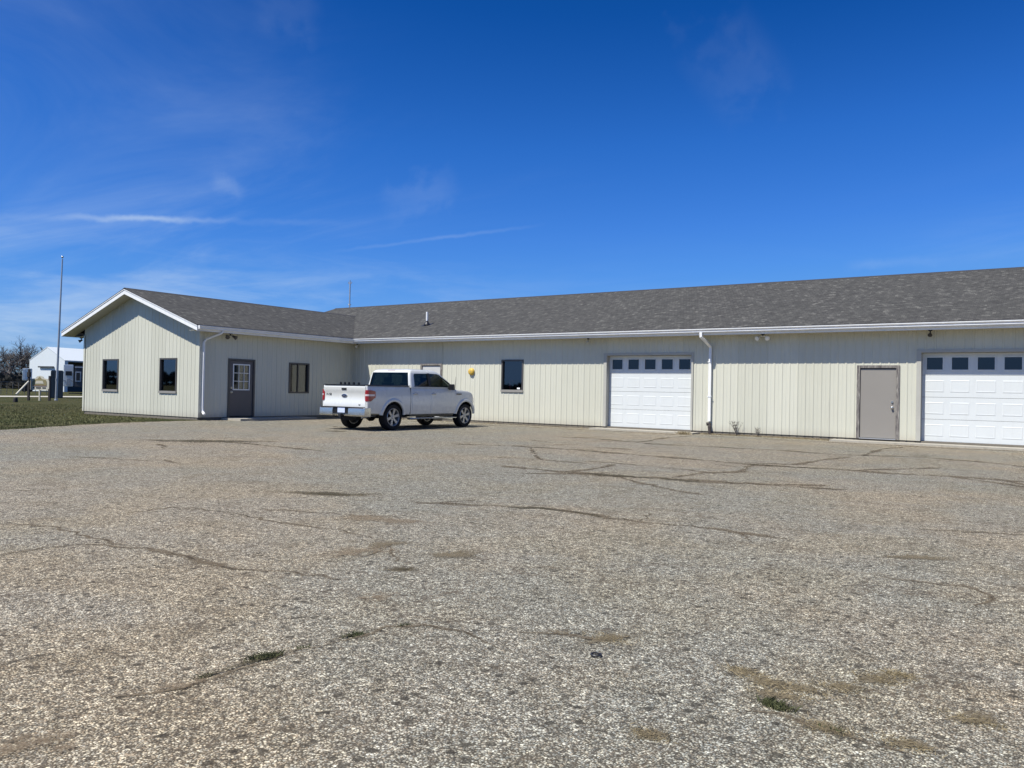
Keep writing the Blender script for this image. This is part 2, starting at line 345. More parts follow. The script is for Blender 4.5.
M['brush'] = blade_mat('brush', (.045, .042, .032), (.075, .065, .05))
M['wire'] = plain('wire', (.13, .125, .11), .7)

# ---------------------------------------------------------------- mesh builder
class MB:
    def __init__(s): s.v = []; s.f = []; s.uv = []; s.mi = []
    def face(s, pts, uv=None, mi=0):
        b = len(s.v); s.v += [tuple(p) for p in pts]; s.f.append(tuple(range(b, b+len(pts)))); s.uv.append(uv); s.mi.append(mi)
    def mesh(s, vs, fs, mi=0):
        b = len(s.v); s.v += [tuple(p) for p in vs]
        for f in fs: s.f.append(tuple(b+i for i in f)); s.uv.append(None); s.mi.append(mi)
    def box(s, x0, x1, y0, y1, z0, z1, mi=0):
        vs = [(x, y, z) for z in (z0, z1) for y in (y0, y1) for x in (x0, x1)]
        s.mesh(vs, [(0, 2, 3, 1), (4, 5, 7, 6), (0, 1, 5, 4), (2, 6, 7, 3), (0, 4, 6, 2), (1, 3, 7, 5)], mi)
    def prism(s, poly, d, mi=0):
        """poly: list of 3d points, d: extrusion vector"""
        n = len(poly); d = Vector(d); a = [Vector(p) for p in poly]; s.mesh(a+[p+d for p in a], [tuple(range(n))[::-1], tuple(range(n, 2*n))]+[(i, (i+1) % n, n+(i+1) % n, n+i) for i in range(n)], mi)
    def tube(s, pts, r, n=8, cap=True, mi=0):
        pts = [Vector(p) for p in pts]; rr = r if isinstance(r, (list, tuple)) else [r]*len(pts); vs = []; fs = []
        prev = None
        for i, p in enumerate(pts):
            t = (pts[min(i+1, len(pts)-1)]-pts[max(i-1, 0)]).normalized()
            if prev is None: a = t.orthogonal().normalized()
            else: a = (prev-t*prev.dot(t)).normalized()
            prev = a; b = t.cross(a)
            vs += [p+(a*cos(2*pi*k/n)+b*sin(2*pi*k/n))*rr[i] for k in range(n)]
        for i in range(len(pts)-1):
            for k in range(n): fs.append((i*n+k, i*n+(k+1) % n, (i+1)*n+(k+1) % n, (i+1)*n+k))
        if cap: fs.append(tuple(range(n))[::-1]); fs.append(tuple((len(pts)-1)*n+k for k in range(n)))
        s.mesh(vs, fs, mi)
    def sweepbox(s, pts, w, h, side=(0, 0, 1), mi=0):
        """rectangular duct along pts; side gives the direction of h"""
        pts = [Vector(p) for p in pts]; vs = []; fs = []
        for i, p in enumerate(pts):
            t = (pts[min(i+1, len(pts)-1)]-pts[max(i-1, 0)]).normalized(); sd_ = Vector(side); a = t.cross(sd_).normalized(); b = a.cross(t)
            vs += [p+a*w/2+b*h/2, p-a*w/2+b*h/2, p-a*w/2-b*h/2, p+a*w/2-b*h/2]
        for i in range(len(pts)-1):
            for k in range(4): fs.append((i*4+k, i*4+(k+1) % 4, i*4+4+(k+1) % 4, i*4+4+k))
        e = (len(pts)-1)*4; fs += [(3, 2, 1, 0), (e, e+1, e+2, e+3)]
        s.mesh(vs, fs, mi)
    def lathe(s, prof, c, axis='X', n=32, mi=0, closed=False):
        """prof: (r, h) pairs round axis through c"""
        vs = []; fs = []; c = Vector(c)
        for k in range(n):
            a = 2*pi*k/n
            for r, h in prof:
                if axis == 'X': vs.append(c+Vector((h, r*cos(a), r*sin(a))))
                elif axis == 'Y': vs.append(c+Vector((r*cos(a), h, r*sin(a))))
                else: vs.append(c+Vector((r*cos(a), r*sin(a), h)))
        m = len(prof)
        for k in range(n):
            for i in range(m-1 if not closed else m):
                j = (i+1) % m; kk = (k+1) % n
                fs.append((k*m+i, k*m+j, kk*m+j, kk*m+i))
        s.mesh(vs, fs, mi)
    def build(s, name, mat, parent=None, loc=None, smooth=None, fix=True):
        me = bpy.data.meshes.new(name); off = Vector(loc or (0, 0, 0))
        if parent is not None and not parent.get('_local'):
            off = off + pw(parent)
        me.from_pydata([(x-off.x, y-off.y, z-off.z) for x, y, z in s.v], [], s.f)
        if any(u is not None for u in s.uv):
            ul = me.uv_layers.new(name='UVMap'); i = 0
            for f, u in zip(me.polygons, s.uv):
                for k, li in enumerate(f.loop_indices): ul.data[li].uv = u[k] if u else (0, 0)
        for f, mi in zip(me.polygons, s.mi): f.material_index = mi
        for m in (mat if isinstance(mat, (list, tuple)) else [mat]): me.materials.append(M[m] if isinstance(m, str) else m)
        if fix and not any(u is not None for u in s.uv):
            bm = bmesh.new(); bm.from_mesh(me); bmesh.ops.remove_doubles(bm, verts=bm.verts, dist=1e-5); bmesh.ops.recalc_face_normals(bm, faces=bm.faces); bm.to_mesh(me); bm.free()
        if smooth is not None:
            for f in me.polygons: f.use_smooth = True
            me.set_sharp_from_angle(angle=RAD(smooth))
        o = bpy.data.objects.new(name, me); COL.objects.link(o)
        if parent is not None:
            o.parent = parent
            if parent.get('_local') and not loc: pass
        if parent is None and loc: o.location = loc
        return o
WP = {}
def pw(o):
    """world position of a parent (no rotation used in this branch)"""
    p = Vector((0, 0, 0))
    while o is not None: p += Vector(o.location); o = o.parent
    return p
def tag(o, label=None, cat=None, group=None, kind=None):
    if label: o['label'] = label
    if cat: o['category'] = cat
    if group: o['group'] = group
    if kind: o['kind'] = kind
    return o
def empty(name, loc, label, cat, group=None, rz=0):
    o = bpy.data.objects.new(name, None); COL.objects.link(o); o.location = loc; o.rotation_euler[2] = rz; o.empty_display_size = .3
    return tag(o, label, cat, group)
def struct(o): o['kind'] = 'structure'; return o

# ---------------------------------------------------------------- ground
mb = MB()
R_ = 3500; ring = [(R_*cos(2*pi*k/64), R_*sin(2*pi*k/64), -.03) for k in range(64)]
mb.face(ring); struct(mb.build('ground', 'lawn', fix=False))
edge = [(-22.0, 6.0), (-22.32, 9.45), (-23.2, 11.1), (-23.9, 12.3), (-24.45, 13.6), (-24.75, 15.2), (-24.80, 16.6), (-24.7, 17.3)]
# the lot: one sheet, its left edge slightly ragged
pl = [(-24.9, 24.6), (16, 24.6), (40, 24.6), (40, -40), (-60, -40), (-46, -14), (-33, -4)]
rag = []
full = [(-33, -4), (-26, 2.5)]+edge
for (a, b) in zip(full[:-1], full[1:]):
    n = max(2, int(math.dist(a, b)/.22))
    for i in range(n):
        t = i/n; rag.append((a[0]+(b[0]-a[0])*t+random.uniform(-.09, .09), a[1]+(b[1]-a[1])*t+random.uniform(-.09, .09)))
poly = pl[:-1]+rag+[(-24.85, 17.3)]
mb = MB(); mb.face([(x, y, 0) for x, y in poly][::-1])
# a thin soil skirt so the sheet does not float
struct(mb.build('parking_lot', 'pavement', fix=False))
mb = MB(); n = len(poly); mb.mesh([(x, y, -.002) for x, y in poly]+[(x, y, -.05) for x, y in poly], [(i, (i+1) % n, n+(i+1) % n, n+i) for i in range(n)])
struct(mb.build('parking_lot_edge', 'foundation', fix=False))

def ribbon(mb, pts, w, z=.004, jit=.045, seg=.10):
    P = [Vector((x, y, 0)) for x, y in pts]; out = []
    for a, b in zip(P[:-1], P[1:]):
        n = max(1, int((b-a).length/seg)); out += [a+(b-a)*(i/n) for i in range(n)]
    out.append(P[-1])
    sm = list(out)
    for _ in range(2): sm = [sm[0]]+[(sm[i-1]+sm[i]*2+sm[i+1])/4 for i in range(1, len(sm)-1)]+[sm[-1]]
    ph = random.random()*10; N = len(sm); row = []; L = 0
    for i, p in enumerate(sm):
        t = (sm[min(i+1, N-1)]-sm[max(i-1, 0)]).normalized(); nn = Vector((-t.y, t.x, 0))
        p = p+nn*random.uniform(-jit, jit); e = min(1, min(i, N-1-i)/3.0+.15)
        ww = w*(.65+.45*sin(ph+i*.37)+.35*random.random())*e
        row.append((p+nn*ww+Vector((0, 0, z)), p-nn*ww+Vector((0, 0, z))))
    for i in range(N-1):
        (a, b), (c, d) = row[i], row[i+1]
        mb.face([b, d, c, a], [(i*.1, 0), (i*.1+.1, 0), (i*.1+.1, 1), (i*.1, 1)])
def blob(mb, c, rx, ry, rot, z, n=28):
    pts = []
    ph = [random.uniform(0, 6.28) for _ in range(3)]
    for k in range(n):
        a = 2*pi*k/n; q = 1+.18*sin(2*a+ph[0])+.13*sin(3*a+ph[1])+.07*sin(5*a+ph[2])
        x, y = rx*q*cos(a), ry*q*sin(a); pts.append((c[0]+x*cos(rot)-y*sin(rot), c[1]+x*sin(rot)+y*cos(rot), z))
    for k in range(n): mb.face([(c[0], c[1], z), pts[k], pts[(k+1) % n]], [(0, .5), (0, 1), (0, 1)])
CR = dict(
 c1=([(-6.31, 2.69), (-6.33, 2.91), (-6.27, 3.21), (-5.95, 3.43), (-5.51, 3.49), (-5.04, 3.47), (-4.61, 3.45), (-4.33, 3.6), (-4.03, 3.69), (-3.8, 3.74)], .075),
 c1b=([(-7.56, 3.3), (-7.34, 3.49), (-6.58, 3.45), (-5.98, 3.45)], .06),
 c2=([(-7.37, 4.29), (-7.49, 4.79), (-7.02, 4.94), (-6.37, 4.92), (-5.66, 4.93), (-5.24, 5.02), (-4.58, 4.84)], .045),
 c3=([(-3.13, 1.71), (-3.02, 1.86), (-3.0, 1.94), (-3.02, 2.12), (-3.0, 2.28), (-3.01, 2.4), (-2.95, 2.58), (-2.93, 2.89), (-2.86, 3.11), (-2.82, 3.31), (-2.65, 3.36), (-2.4, 3.3), (-2.21, 3.25)], .035),
 c5=([(-5.9, 6.71), (-5.47, 6.89), (-4.82, 7.17), (-4.29, 7.35), (-3.74, 7.21), (-3.29, 7.2), (-2.95, 7.26), (-2.6, 7.27), (-2.13, 7.27), (-1.85, 7.24)], .085),
 c6=([(-7.59, 10.91), (-6.33, 10.81), (-5.46, 10.85), (-4.77, 11.14), (-4.0, 11.16), (-3.36, 11.44), (-2.53, 11.9)], .22),
 c7=([(-11.49, 14.44), (-10.14, 15.03), (-8.86, 15.13), (-6.94, 14.89), (-5.27, 14.68), (-4.42, 14.41), (-3.75, 14.57), (-2.61, 14.73), (-2.11, 14.55), (-1.11, 14.89), (-0.25, 14.74), (2, 14.9)], .17),
 c8=([(-9.81, 18.18), (-8.69, 18.95), (-9.02, 21.21), (-8.92, 22.9)], .10),
 c9=([(-11.25, 19.07), (-9.66, 19.01), (-8.17, 18.41), (-6.68, 18.59), (-5.29, 18.76), (-3.68, 18.45), (-2.38, 19.1), (-0.87, 18.67), (-0.31, 18.06), (2, 18.4)], .16),
 c10=([(-3.86, 14.99), (-3.72, 16.31), (-3.39, 18.01)], .10), c10b=([(-3.28, 18.5), (-3.28, 19.69), (-3.34, 21.45), (-2.97, 22.91)], .10),
 c11=([(-1.07, 6.12), (-0.76, 6.18), (-0.54, 6.14), (-0.34, 6.23), (-0.29, 5.88), (-0.31, 5.57)], .04),
 c12=([(-2.25, 3.46), (-2.17, 3.63), (-2.0, 3.61), (-1.82, 3.6), (-1.72, 3.86)], .06),
 c13=([(-9.98, 4.24), (-9.76, 4.57), (-9.68, 4.76)], .05), c14=([(-16.06, 10.99), (-14.33, 11.03), (-12.56, 10.9), (-11.61, 10.82)], .13),
 c15=([(-4.58, 4.84), (-4.1, 4.51), (-3.9, 4.3)], .04),
 c16=([(-0.98, 3.22), (-0.66, 3.18), (-0.49, 3.18), (-0.32, 3.18)], .045),
 c17=([(-4.66, 11.25), (-4.61, 12.29), (-4.17, 12.95), (-4.42, 14.41)], .11),
 c18=([(-9.69, 15.09), (-7.73, 12.39), (-6.73, 12.86), (-4.92, 12.65), (-3.91, 12.16)], .06),
 c19=([(-24.0, 23.6), (-20, 23.2), (-15, 23.35), (-10, 23.4), (-6, 23.3), (-2, 23.35), (4, 23.4)], .13))
mb = MB()
for k, (pts, w) in CR.items():
    near = k in ('c1', 'c1b', 'c3', 'c16', 'c2', 'c11', 'c12')
    ribbon(mb, pts, w*(.85 if near else 1.15))
    if near: continue
    for (a, b) in zip(pts[:-1], pts[1:]):        # short side cracks
        L_ = math.dist(a, b)
        for _ in range(max(1, int(L_/(.5+w*9)))):
            if random.random() < .62: continue
            t = random.random(); x, y = a[0]+(b[0]-a[0])*t, a[1]+(b[1]-a[1])*t; an = math.atan2(b[1]-a[1], b[0]-a[0])+random.choice((-1, 1))*random.uniform(.25, 1.3); q = [(x, y)]
            for _ in range(random.randint(2, 4)): an += random.gauss(0, .2); st_ = random.uniform(1.2, 3.2)*w+.06; x += st_*cos(an); y += st_*sin(an); q.append((x, y))
            if y < 24: ribbon(mb, q, w*random.uniform(.45, .9), .0045+random.random()*.001, .03, .07)
for _ in range(22):                              # loose fragments elsewhere on the lot
    x, y = random.uniform(-20, 4), random.uniform(4, 22); an = random.gauss(.3, .5); w = random.uniform(.03, .07)+y*.004; q = [(x, y)]
    for _ in range(random.randint(2, 6)): an += random.gauss(0, .2); st_ = random.uniform(.2, .6); x += st_*cos(an); y += st_*sin(an); q.append((x, y))
    if y < 23.6: ribbon(mb, q, w, .0058+random.random()*.001)
struct(mb.build('pavement_cracks', 'crack', fix=False))
mb = MB()
for c, rx, ry, rot in (((-1.13, 3.62), .09, .06, 1.2), ((-1.00, 3.56), .11, .06, .5), ((-.86, 3.57), .10, .055, .4), ((-.72, 3.69), .11, .055, .8), ((-.61, 3.90), .12, .06, 1.1), ((-.92, 3.42), .12, .06, .3), ((-.68, 3.21), .10, .04, 0), ((-.40, 3.24), .09, .045, .1), ((-.21, 3.66), .12, .05, 1.0),
                        ((-1.21, 2.74), .08, .05, .8), ((-1.85, 3.68), .16, .055, 1.1), ((-2.12, 3.6), .08, .04, .6), ((-.82, 7.06), .30, .10, .4), ((-3.74, 4.16), .14, .07, .7), ((-3.75, 4.8), .30, .12, .9), ((-4.43, 4.75), .20, .12, .9), ((-7.06, 6.57), .7, .16, .55)):
    blob(mb, c, rx*1.2, ry*1.3, rot, .006)
struct(mb.build('dry_debris_patches', 'straw', fix=False))
mb = MB()
for c, rx, ry, rot in (((-2.93, 1.36), .16, .075, 1.1), ((-2.80, 1.42), .10, .05, .9), ((-3.35, 3.55), .16, .10, .8), ((-3.0, 2.0), .10, .06, 1.4), ((-5.3, 5.6), .5, .2, .5), ((-4.4, 4.4), .3, .2, 1)):
    blob(mb, c, rx*1.2, ry*1.2, rot, .0075)
struct(mb.build('sandy_patches', 'clay', fix=False))
mb = MB()
ribbon(mb, [(-3.01, 2.08), (-3.01, 2.25), (-3.005, 2.42), (-2.96, 2.62)], .017, .0085, .010, .04)
ribbon(mb, [(-2.95, 2.76), (-2.93, 2.92), (-2.88, 3.08)], .014, .0085, .010, .04)
ribbon(mb, [(-4.1, 10.98), (-4.9, 11.0), (-5.9, 10.82)], .16, .0085); ribbon(mb, [(-4.6, 14.55), (-3.9, 14.5), (-3.2, 14.62)], .16, .0085); ribbon(mb, [(-4.9, 7.12), (-4.3, 7.32), (-3.7, 7.2)], .09, .0085)
for c, rx, ry, rot in (((-15.6, 10.8), 1.3, .40, .6), ((-7.06, 6.57), .5, .12, .55), ((-.90, 3.32), .12, .05, -.2), ((-3.0, 2.40), .08, .04, 1.1), ((-2.93, 2.89), .06, .03, 1.2), ((-3.75, 4.17), .12, .06, .6), ((-16.9, 16.0), .5, .25, .5), ((-17.8, 20), .8, .35, 0)):
    blob(mb, c, rx*1.25, ry*1.3, rot, .009)
struct(mb.build('dark_stains', 'damp', fix=False))
# gravel drive beyond the lawn
mb = MB(); mb.face([(-69.6, 10, -.02), (-68.6, 60, -.02), (-73.2, 62, -.02), (-74.6, 12, -.02)]); struct(mb.build('gravel_drive', 'gravel_drive', fix=False))

# ---------------------------------------------------------------- building
YW, XW, YC, XL = 24.43, -24.885, 16.93, -32.70
SL = .3276; ZG = 3.342; YR = 30.97; XR = -28.98; ZR2 = ZG+SL*(XW+.52-XR); ZRM = ZG+SL*(YR-(YW-.52))
ZB = .10; XE = 13.0; YB = 2*YR-YW
B = empty('workshop_building', (XW, YW, 0), 'long low cream metal-sided workshop with grey shingled roof and gabled left wing', 'building')

def rib_profile(a0, a1, pitch=.2286):
    """positions along the wall with their outward offset"""
    pts = [(a0, 0.0)]; k0 = math.ceil((a0-.02)/pitch)
    k = k0
    while k*pitch < a1+.02:
        c = k*pitch
        for d, h in ((-.030, 0), (-.014, .013), (.014, .013), (.030, 0)):
            if a0 < c+d < a1: pts.append((c+d, h))
        m = c+pitch/2
        for d, h in ((-.018, 0), (-.008, .004), (.008, .004), (.018, 0)):
            if a0 < m+d < a1: pts.append((m+d, h))
        k += 1
    pts.append((a1, 0.0)); return sorted(set(pts))
def siding(name, axis, pos, out, a0, a1, opens, z0, ztop, parent=B, mat='siding', extra=()):
    """wall sheet: axis 'x' runs in x at y=pos (out = -1 toward -y); openings (a0,a1,z0,z1)"""
    mb = MB(); cuts = sorted(set([a0, a1]+[v for o in opens for v in o[:2]]+list(extra)))
    for c0, c1 in zip(cuts[:-1], cuts[1:]):
        mid = (c0+c1)/2; spans = [(z0, None)]
        for o in sorted([o for o in opens if o[0] < mid < o[1]], key=lambda o: o[2]):
            lo, hi = spans.pop(); spans.append((lo, o[2])); spans.append((o[3], None))
        pr = rib_profile(c0, c1)
        for lo, hi in spans:
            if hi is not None and hi-lo < .005: continue
            for (p, h), (q, g) in zip(pr[:-1], pr[1:]):
                zt = lambda a: (ztop(a) if hi is None else hi)
                def P(a, h, z): return (a, pos+out*h, z) if axis == 'x' else (pos+out*h, a, z)
                mb.face([P(p, h, lo), P(q, g, lo), P(q, g, zt(q)), P(p, h, zt(p))])
    return mb.build(name, mat, parent, fix=True)
WT = 3.235
g1 = (-12.66, -9.46, ZB, 2.60); g2 = (-2.93, .27, ZB, 2.60); md = (-4.50, -3.38, ZB, 2.20)
w1 = (-17.02, -16.03, 1.255, 2.435); md2 = (-21.03, -19.90, ZB, 2.30)
siding('wall', 'x', YW, -1, XW, XE, [g1, g2, md, w1, md2], ZB, lambda a: WT)
wd = (18.12, 19.30, ZB, 2.255); ww = (20.93, 21.97, 1.0, 2.22)
siding('wall', 'y', XW, 1, YC, YW, [wd, ww], ZB, lambda a: WT)
gw1 = (-31.24, -30.11, .965, 2.215); gw2 = (-27.30, -26.22, .965, 2.23)
gz = lambda a: ZR2-.06-SL*abs(a-XR)
siding('wall', 'x', YC, -1, XL, XW, [gw1, gw2], ZB, gz, extra=[XR])
# hidden sides and back
mb = MB(); mb.box(XL, XL+.02, YC+.01, YB, ZB, WT); mb.box(XL, XE, YB, YB+.02, ZB, WT)
mb.prism([(XE, YW+.01, ZB), (XE, YB-.01, ZB), (XE, YB-.01, WT), (XE, YR, ZRM-.1), (XE, YW+.01, WT)], (.02, 0, 0))
mb.prism([(XL, YW+.01, WT), (XL, YB-.01, WT), (XL, YR, ZRM-.1)], (.02, 0, 0))
mb.build('wall', 'siding', B)
# corner trims
mb = MB(); mb.prism([(XW-.10, YC-.028, ZB), (XW+.028, YC-.028, ZB), (XW+.028, YC+.10, ZB), (XW+.022, YC+.10, ZB), (XW+.022, YC-.022, ZB), (XW-.10, YC-.022, ZB)], (0, 0, WT-.03-ZB)); mb.build('corner_trim', 'siding', B)
mb = MB(); mb.box(XL-.03, XL+.08, YC-.028, YC-.022, ZB, WT-.04); mb.build('corner_trim', 'siding', B)
# foundation band, set back under the sheets
mb = MB(); mb.box(XL+.03, XW-.03, YC+.02, YC+.2, -.02, ZB-.004); mb.box(XW-.2, XW-.02, YC+.21, YW+.3, -.02, ZB-.004); mb.box(XW+.01, XE, YW+.02, YW+.25, -.02, ZB-.004)
mb.build('foundation', 'foundation', B)
# dark rooms behind the openings
mb = MB()
for o in (w1,): mb.box(o[0]-.4, o[1]+.4, YW+.05+.9, YW+.97, .3, 2.9); 
mb.box(XW+.1, XE-.1, YW+2.4, YW+2.43, 0, 3.1); mb.box(XL+.1, XW-.1, YC+2.4, YC+2.43, 0, 3.1); mb.box(XW-2.4, XW-2.37, YC+.2, YW+2, 0, 3.1)
mb.box(XL+.1, XE-.1, YW+.1, YB-.1, 3.12, 3.15); mb.box(XL+.1, XW-.08, YC+.1, YW+.05, 3.12, 3.15); mb.box(XL+.1, XE-.1, YC+.25, YB-.1, .02, .05) if False else None
mb.build('inner_wall', 'interior', B)

# roofs (shingle layer with uv in metres) and deck edges
mb = MB(); kx = math.hypot(1, SL); TH = .035
def slope(mb, pts, uvf, t=TH):
    P = [Vector(p) for p in pts]; n = (P[1]-P[0]).cross(P[2]-P[0]).normalized()
    if n.z < 0: P = P[::-1]; n = -n
    up = [p+Vector((0, 0, t)) for p in P]
    mb.face(up, [uvf(p) for p in up], 0); mb.face(P[::-1], [uvf(p) for p in P[::-1]], 1)
    for i in range(len(P)): mb.face([P[i], P[(i+1) % len(P)], up[(i+1) % len(P)], up[i]], [(0, 0)]*4, 1)
YE = YW-.54; XEv = XW+.54
zm = lambda y: ZG-.01+SL*(y-(YW-.52)); zw = lambda x: ZG-.01+SL*((XW+.52)-x)
YF = YC-.50; X0 = -33.02; X1 = XE+.35
slope(mb, [(XEv-.05, YE, zm(YE)), (X1, YE, zm(YE)), (X1, YR, zm(YR)), (XR, YR, zm(YR)), (XR, YR-(ZRM-ZR2)/SL+.02, zm(YR-(ZRM-ZR2)/SL+.02))], lambda p: (p.x, (p.y-YE)*kx))
slope(mb, [(X0, YE+1.0, zm(YE+1.0)), (XR+.001, YE+1.0, zm(YE+1)), (XR+.001, YR, zm(YR)), (X0, YR, zm(YR))], lambda p: (p.x, (p.y-YE)*kx))
slope(mb, [(X0, YR, zm(YR)), (X1, YR, zm(YR)), (X1, 2*YR-YE, zm(YE)), (X0, 2*YR-YE, zm(YE))], lambda p: (p.x, (2*YR-p.y-YE)*kx))
yv = YR-(ZRM-ZR2)/SL
slope(mb, [(XEv, YF, zw(XEv)), (XEv, YE+.02, zw(XEv)), (XR, yv+.1, zw(XR)), (XR, YF, zw(XR))], lambda p: (p.y, (XEv-p.x)*kx))
XLv = 2*XR-XEv
slope(mb, [(XLv, YF, zw(XEv)), (XLv, YE+.5, zw(XEv)), (XR, yv+.1, zw(XR)), (XR, YF, zw(XR))], lambda p: (p.y, (p.x-XLv)*kx))
roof = mb.build('roof', ['shingles', 'shingle_edge'], B, fix=False)
mb = MB()   # ridge caps
mb.prism([(X0, YR-.13, ZRM-.02), (X0, YR, ZRM+.045), (X0, YR+.13, ZRM-.02), (X0, YR+.13, ZRM-.035), (X0, YR-.13, ZRM-.035)], (X1-X0, 0, 0))
mb.prism([(XR-.13, YF, ZR2-.02), (XR, YF, ZR2+.045), (XR+.13, YF, ZR2-.02), (XR+.13, YF, ZR2-.035), (XR-.13, YF, ZR2-.035)], (0, yv-YF+.1, 0))
mb.build('ridge_cap', 'shingle_edge', roof)
# rake boards on the wing gable
mb = MB(); FH = .19
for sgn in (1, -1):
    xe = XR+sgn*(XEv-XR+.0)
    mb.prism([(xe, YF+.012, zw(XEv)-FH+.01), (xe, YF+.012, zw(XEv)-.004), (XR, YF+.012, zw(XR)-.004), (XR, YF+.012, zw(XR)-FH)], (0, .025, 0))
mb.build('rake_board', 'white_trim', B)
mb = MB()   # drip edge just under the shingles
for sgn in (1, -1):
    xe = XR+sgn*(XEv-XR+.01)
    mb.prism([(xe, YF-.006, zw(XEv)-.03), (xe, YF-.006, zw(XEv)-.002), (XR, YF-.006, zw(XR)-.002), (XR, YF-.006, zw(XR)-.03)], (0, .015, 0))
mb.build('drip_edge', 'white_trim', B)
mb = MB()   # sloping soffit under the rake
for sgn in (1, -1):
    xe = XR+sgn*(XEv-XR-.02)
    mb.prism([(xe, YF+.037, zw(XEv)-FH+.02), (XR, YF+.037, zw(XR)-FH+.02), (XR, YC+.02, zw(XR)-FH+.02), (xe, YC+.02, zw(XEv)-FH+.02)], (0, 0, .01))
xa = XW+.03; mb.box(xa, XEv-.03, YF+.04, YW-.03, 3.165, 3.175); mb.box(XEv-.03, X1-.05, YE+.03, YW-.0, 3.165, 3.175); mb.box(XW+.03, XEv-.03, YW-.029, YW, 3.165, 3.175)
xl = 2*XR-xa; mb.box(2*XR-(XEv-.03), XL-.001, YC+.03, YC+8, 3.165, 3.175)
mb.build('soffit', 'soffit', B)
mb = MB(); mb.box(XEv-.035, X1-.03, YE+.022, YE+.042, 3.14, 3.335); mb.box(XEv-.042, XEv-.022, YF+.04, YE+.02, 3.14, 3.335); mb.box(XLv+.02, XLv+.04, YF+.04, YC+8, 3.14, 3.335)
mb.build('fascia', 'white_trim', B)
mb = MB()   # dark rake of the big roof's left end
mb.prism([(X0+.01, YE+1, zm(YE+1)-.16), (X0+.01, YE+1, zm(YE+1)-.002), (X0+.01, YR, ZRM-.012), (X0+.01, 2*YR-YE, zm(YE)-.002), (X0+.01, 2*YR-YE, zm(YE)-.16), (X0+.01, YR, ZRM-.17)], (.02, 0, 0))
mb.build('rake_board', 'white_trim', B)
# K-style gutters
kp = [(0, 0), (.075, 0), (.092, .028), (.078, .055), (.112, .085), (.124, .10), (.124, .122), (.118, .122), (.115, .105), (.10, .092), (.0, .092), (0, .0)]
kp = [(0, 0), (.072, 0), (.092, .030), (.084, .058), (.118, .088), (.124, .104), (.124, .122), (.108, .122), (.104, .108), (.074, .075), (.062, .012), (.006, .012), (.006, .12), (0, .12)]
mb = MB(); zb = 3.208
mb.prism([(XEv+.02, YE+.021-a, zb+b) for a, b in kp], (X1-XEv-.05, 0, 0)); mb.build('gutter', 'white_trim', B)
mb = MB(); mb.prism([(XEv-.021+a, YF+.05, zb+b) for a, b in kp], (0, YE-YF-.12, 0)); mb.box(XEv-.02, XEv+.10, YF+.044, YF+.05, zb, zb+.12)
mb.build('gutter', 'white_trim', B)
# downspouts
mb = MB(); ys = YE-.045
mb.sweepbox([(-8.99, ys, 3.215), (-8.99, ys, 3.09), (-8.90, ys+.15, 2.96), (-8.86, YW-.07, 2.80), (-8.86, YW-.065, 2.68), (-8.86, YW-.065, .42)], .085, .065, side=(0, 1, 0))
for z in (2.3, 1.2): mb.box(-8.93, -8.79, YW-.112, YW-.102, z, z+.03)
ds = mb.build('downspout', 'white_trim', B, smooth=30)
mb = MB(); mb.tube([(-8.86, YW-.07, .36), (-8.84, YW-.10, .25), (-8.82, YW-.10, -.02)], .05, 12); mb.tube([(-8.93, YW-.12, .33), (-8.86, YW-.08, .34)], .055, 12)
mb.build('drain_pipe', 'pipe_brown', ds)
mb = MB()
mb.sweepbox([(XEv+.03, YC+.52, 3.215), (XEv+.02, YC+.50, 3.13), (XW+.14, YC+.18, 2.90), (XW+.07, YC+.12, 2.80), (XW+.065, YC+.12, 2.7), (XW+.065, YC+.12, .42), (XW+.10, YC+.12, .30), (XW+.30, YC+.04, .22)], .06, .08, side=(1, 0, .05))
mb.build('downspout', 'white_trim', B, smooth=30)
# plumbing vent
mb = MB(); mb.tube([(-21.99, 25.89, 3.95), (-21.99, 25.89, 4.58)], .048, 14)
v = mb.build('vent_pipe', 'white_trim', roof, smooth=40)
mb = MB(); mb.prism([(-22.17, 25.68, zm(25.68)+.03), (-21.81, 25.68, zm(25.68)+.03), (-21.81, 26.1, zm(26.1)+.03), (-22.17, 26.1, zm(26.1)+.03)], (0, 0, .012)); mb.lathe([(.052, .18), (.07, .12), (.13, .03), (.14, .0)], (-21.99, 25.89, zm(25.89)+.04), 'Z', 20)
mb.build('flashing', 'black', v)

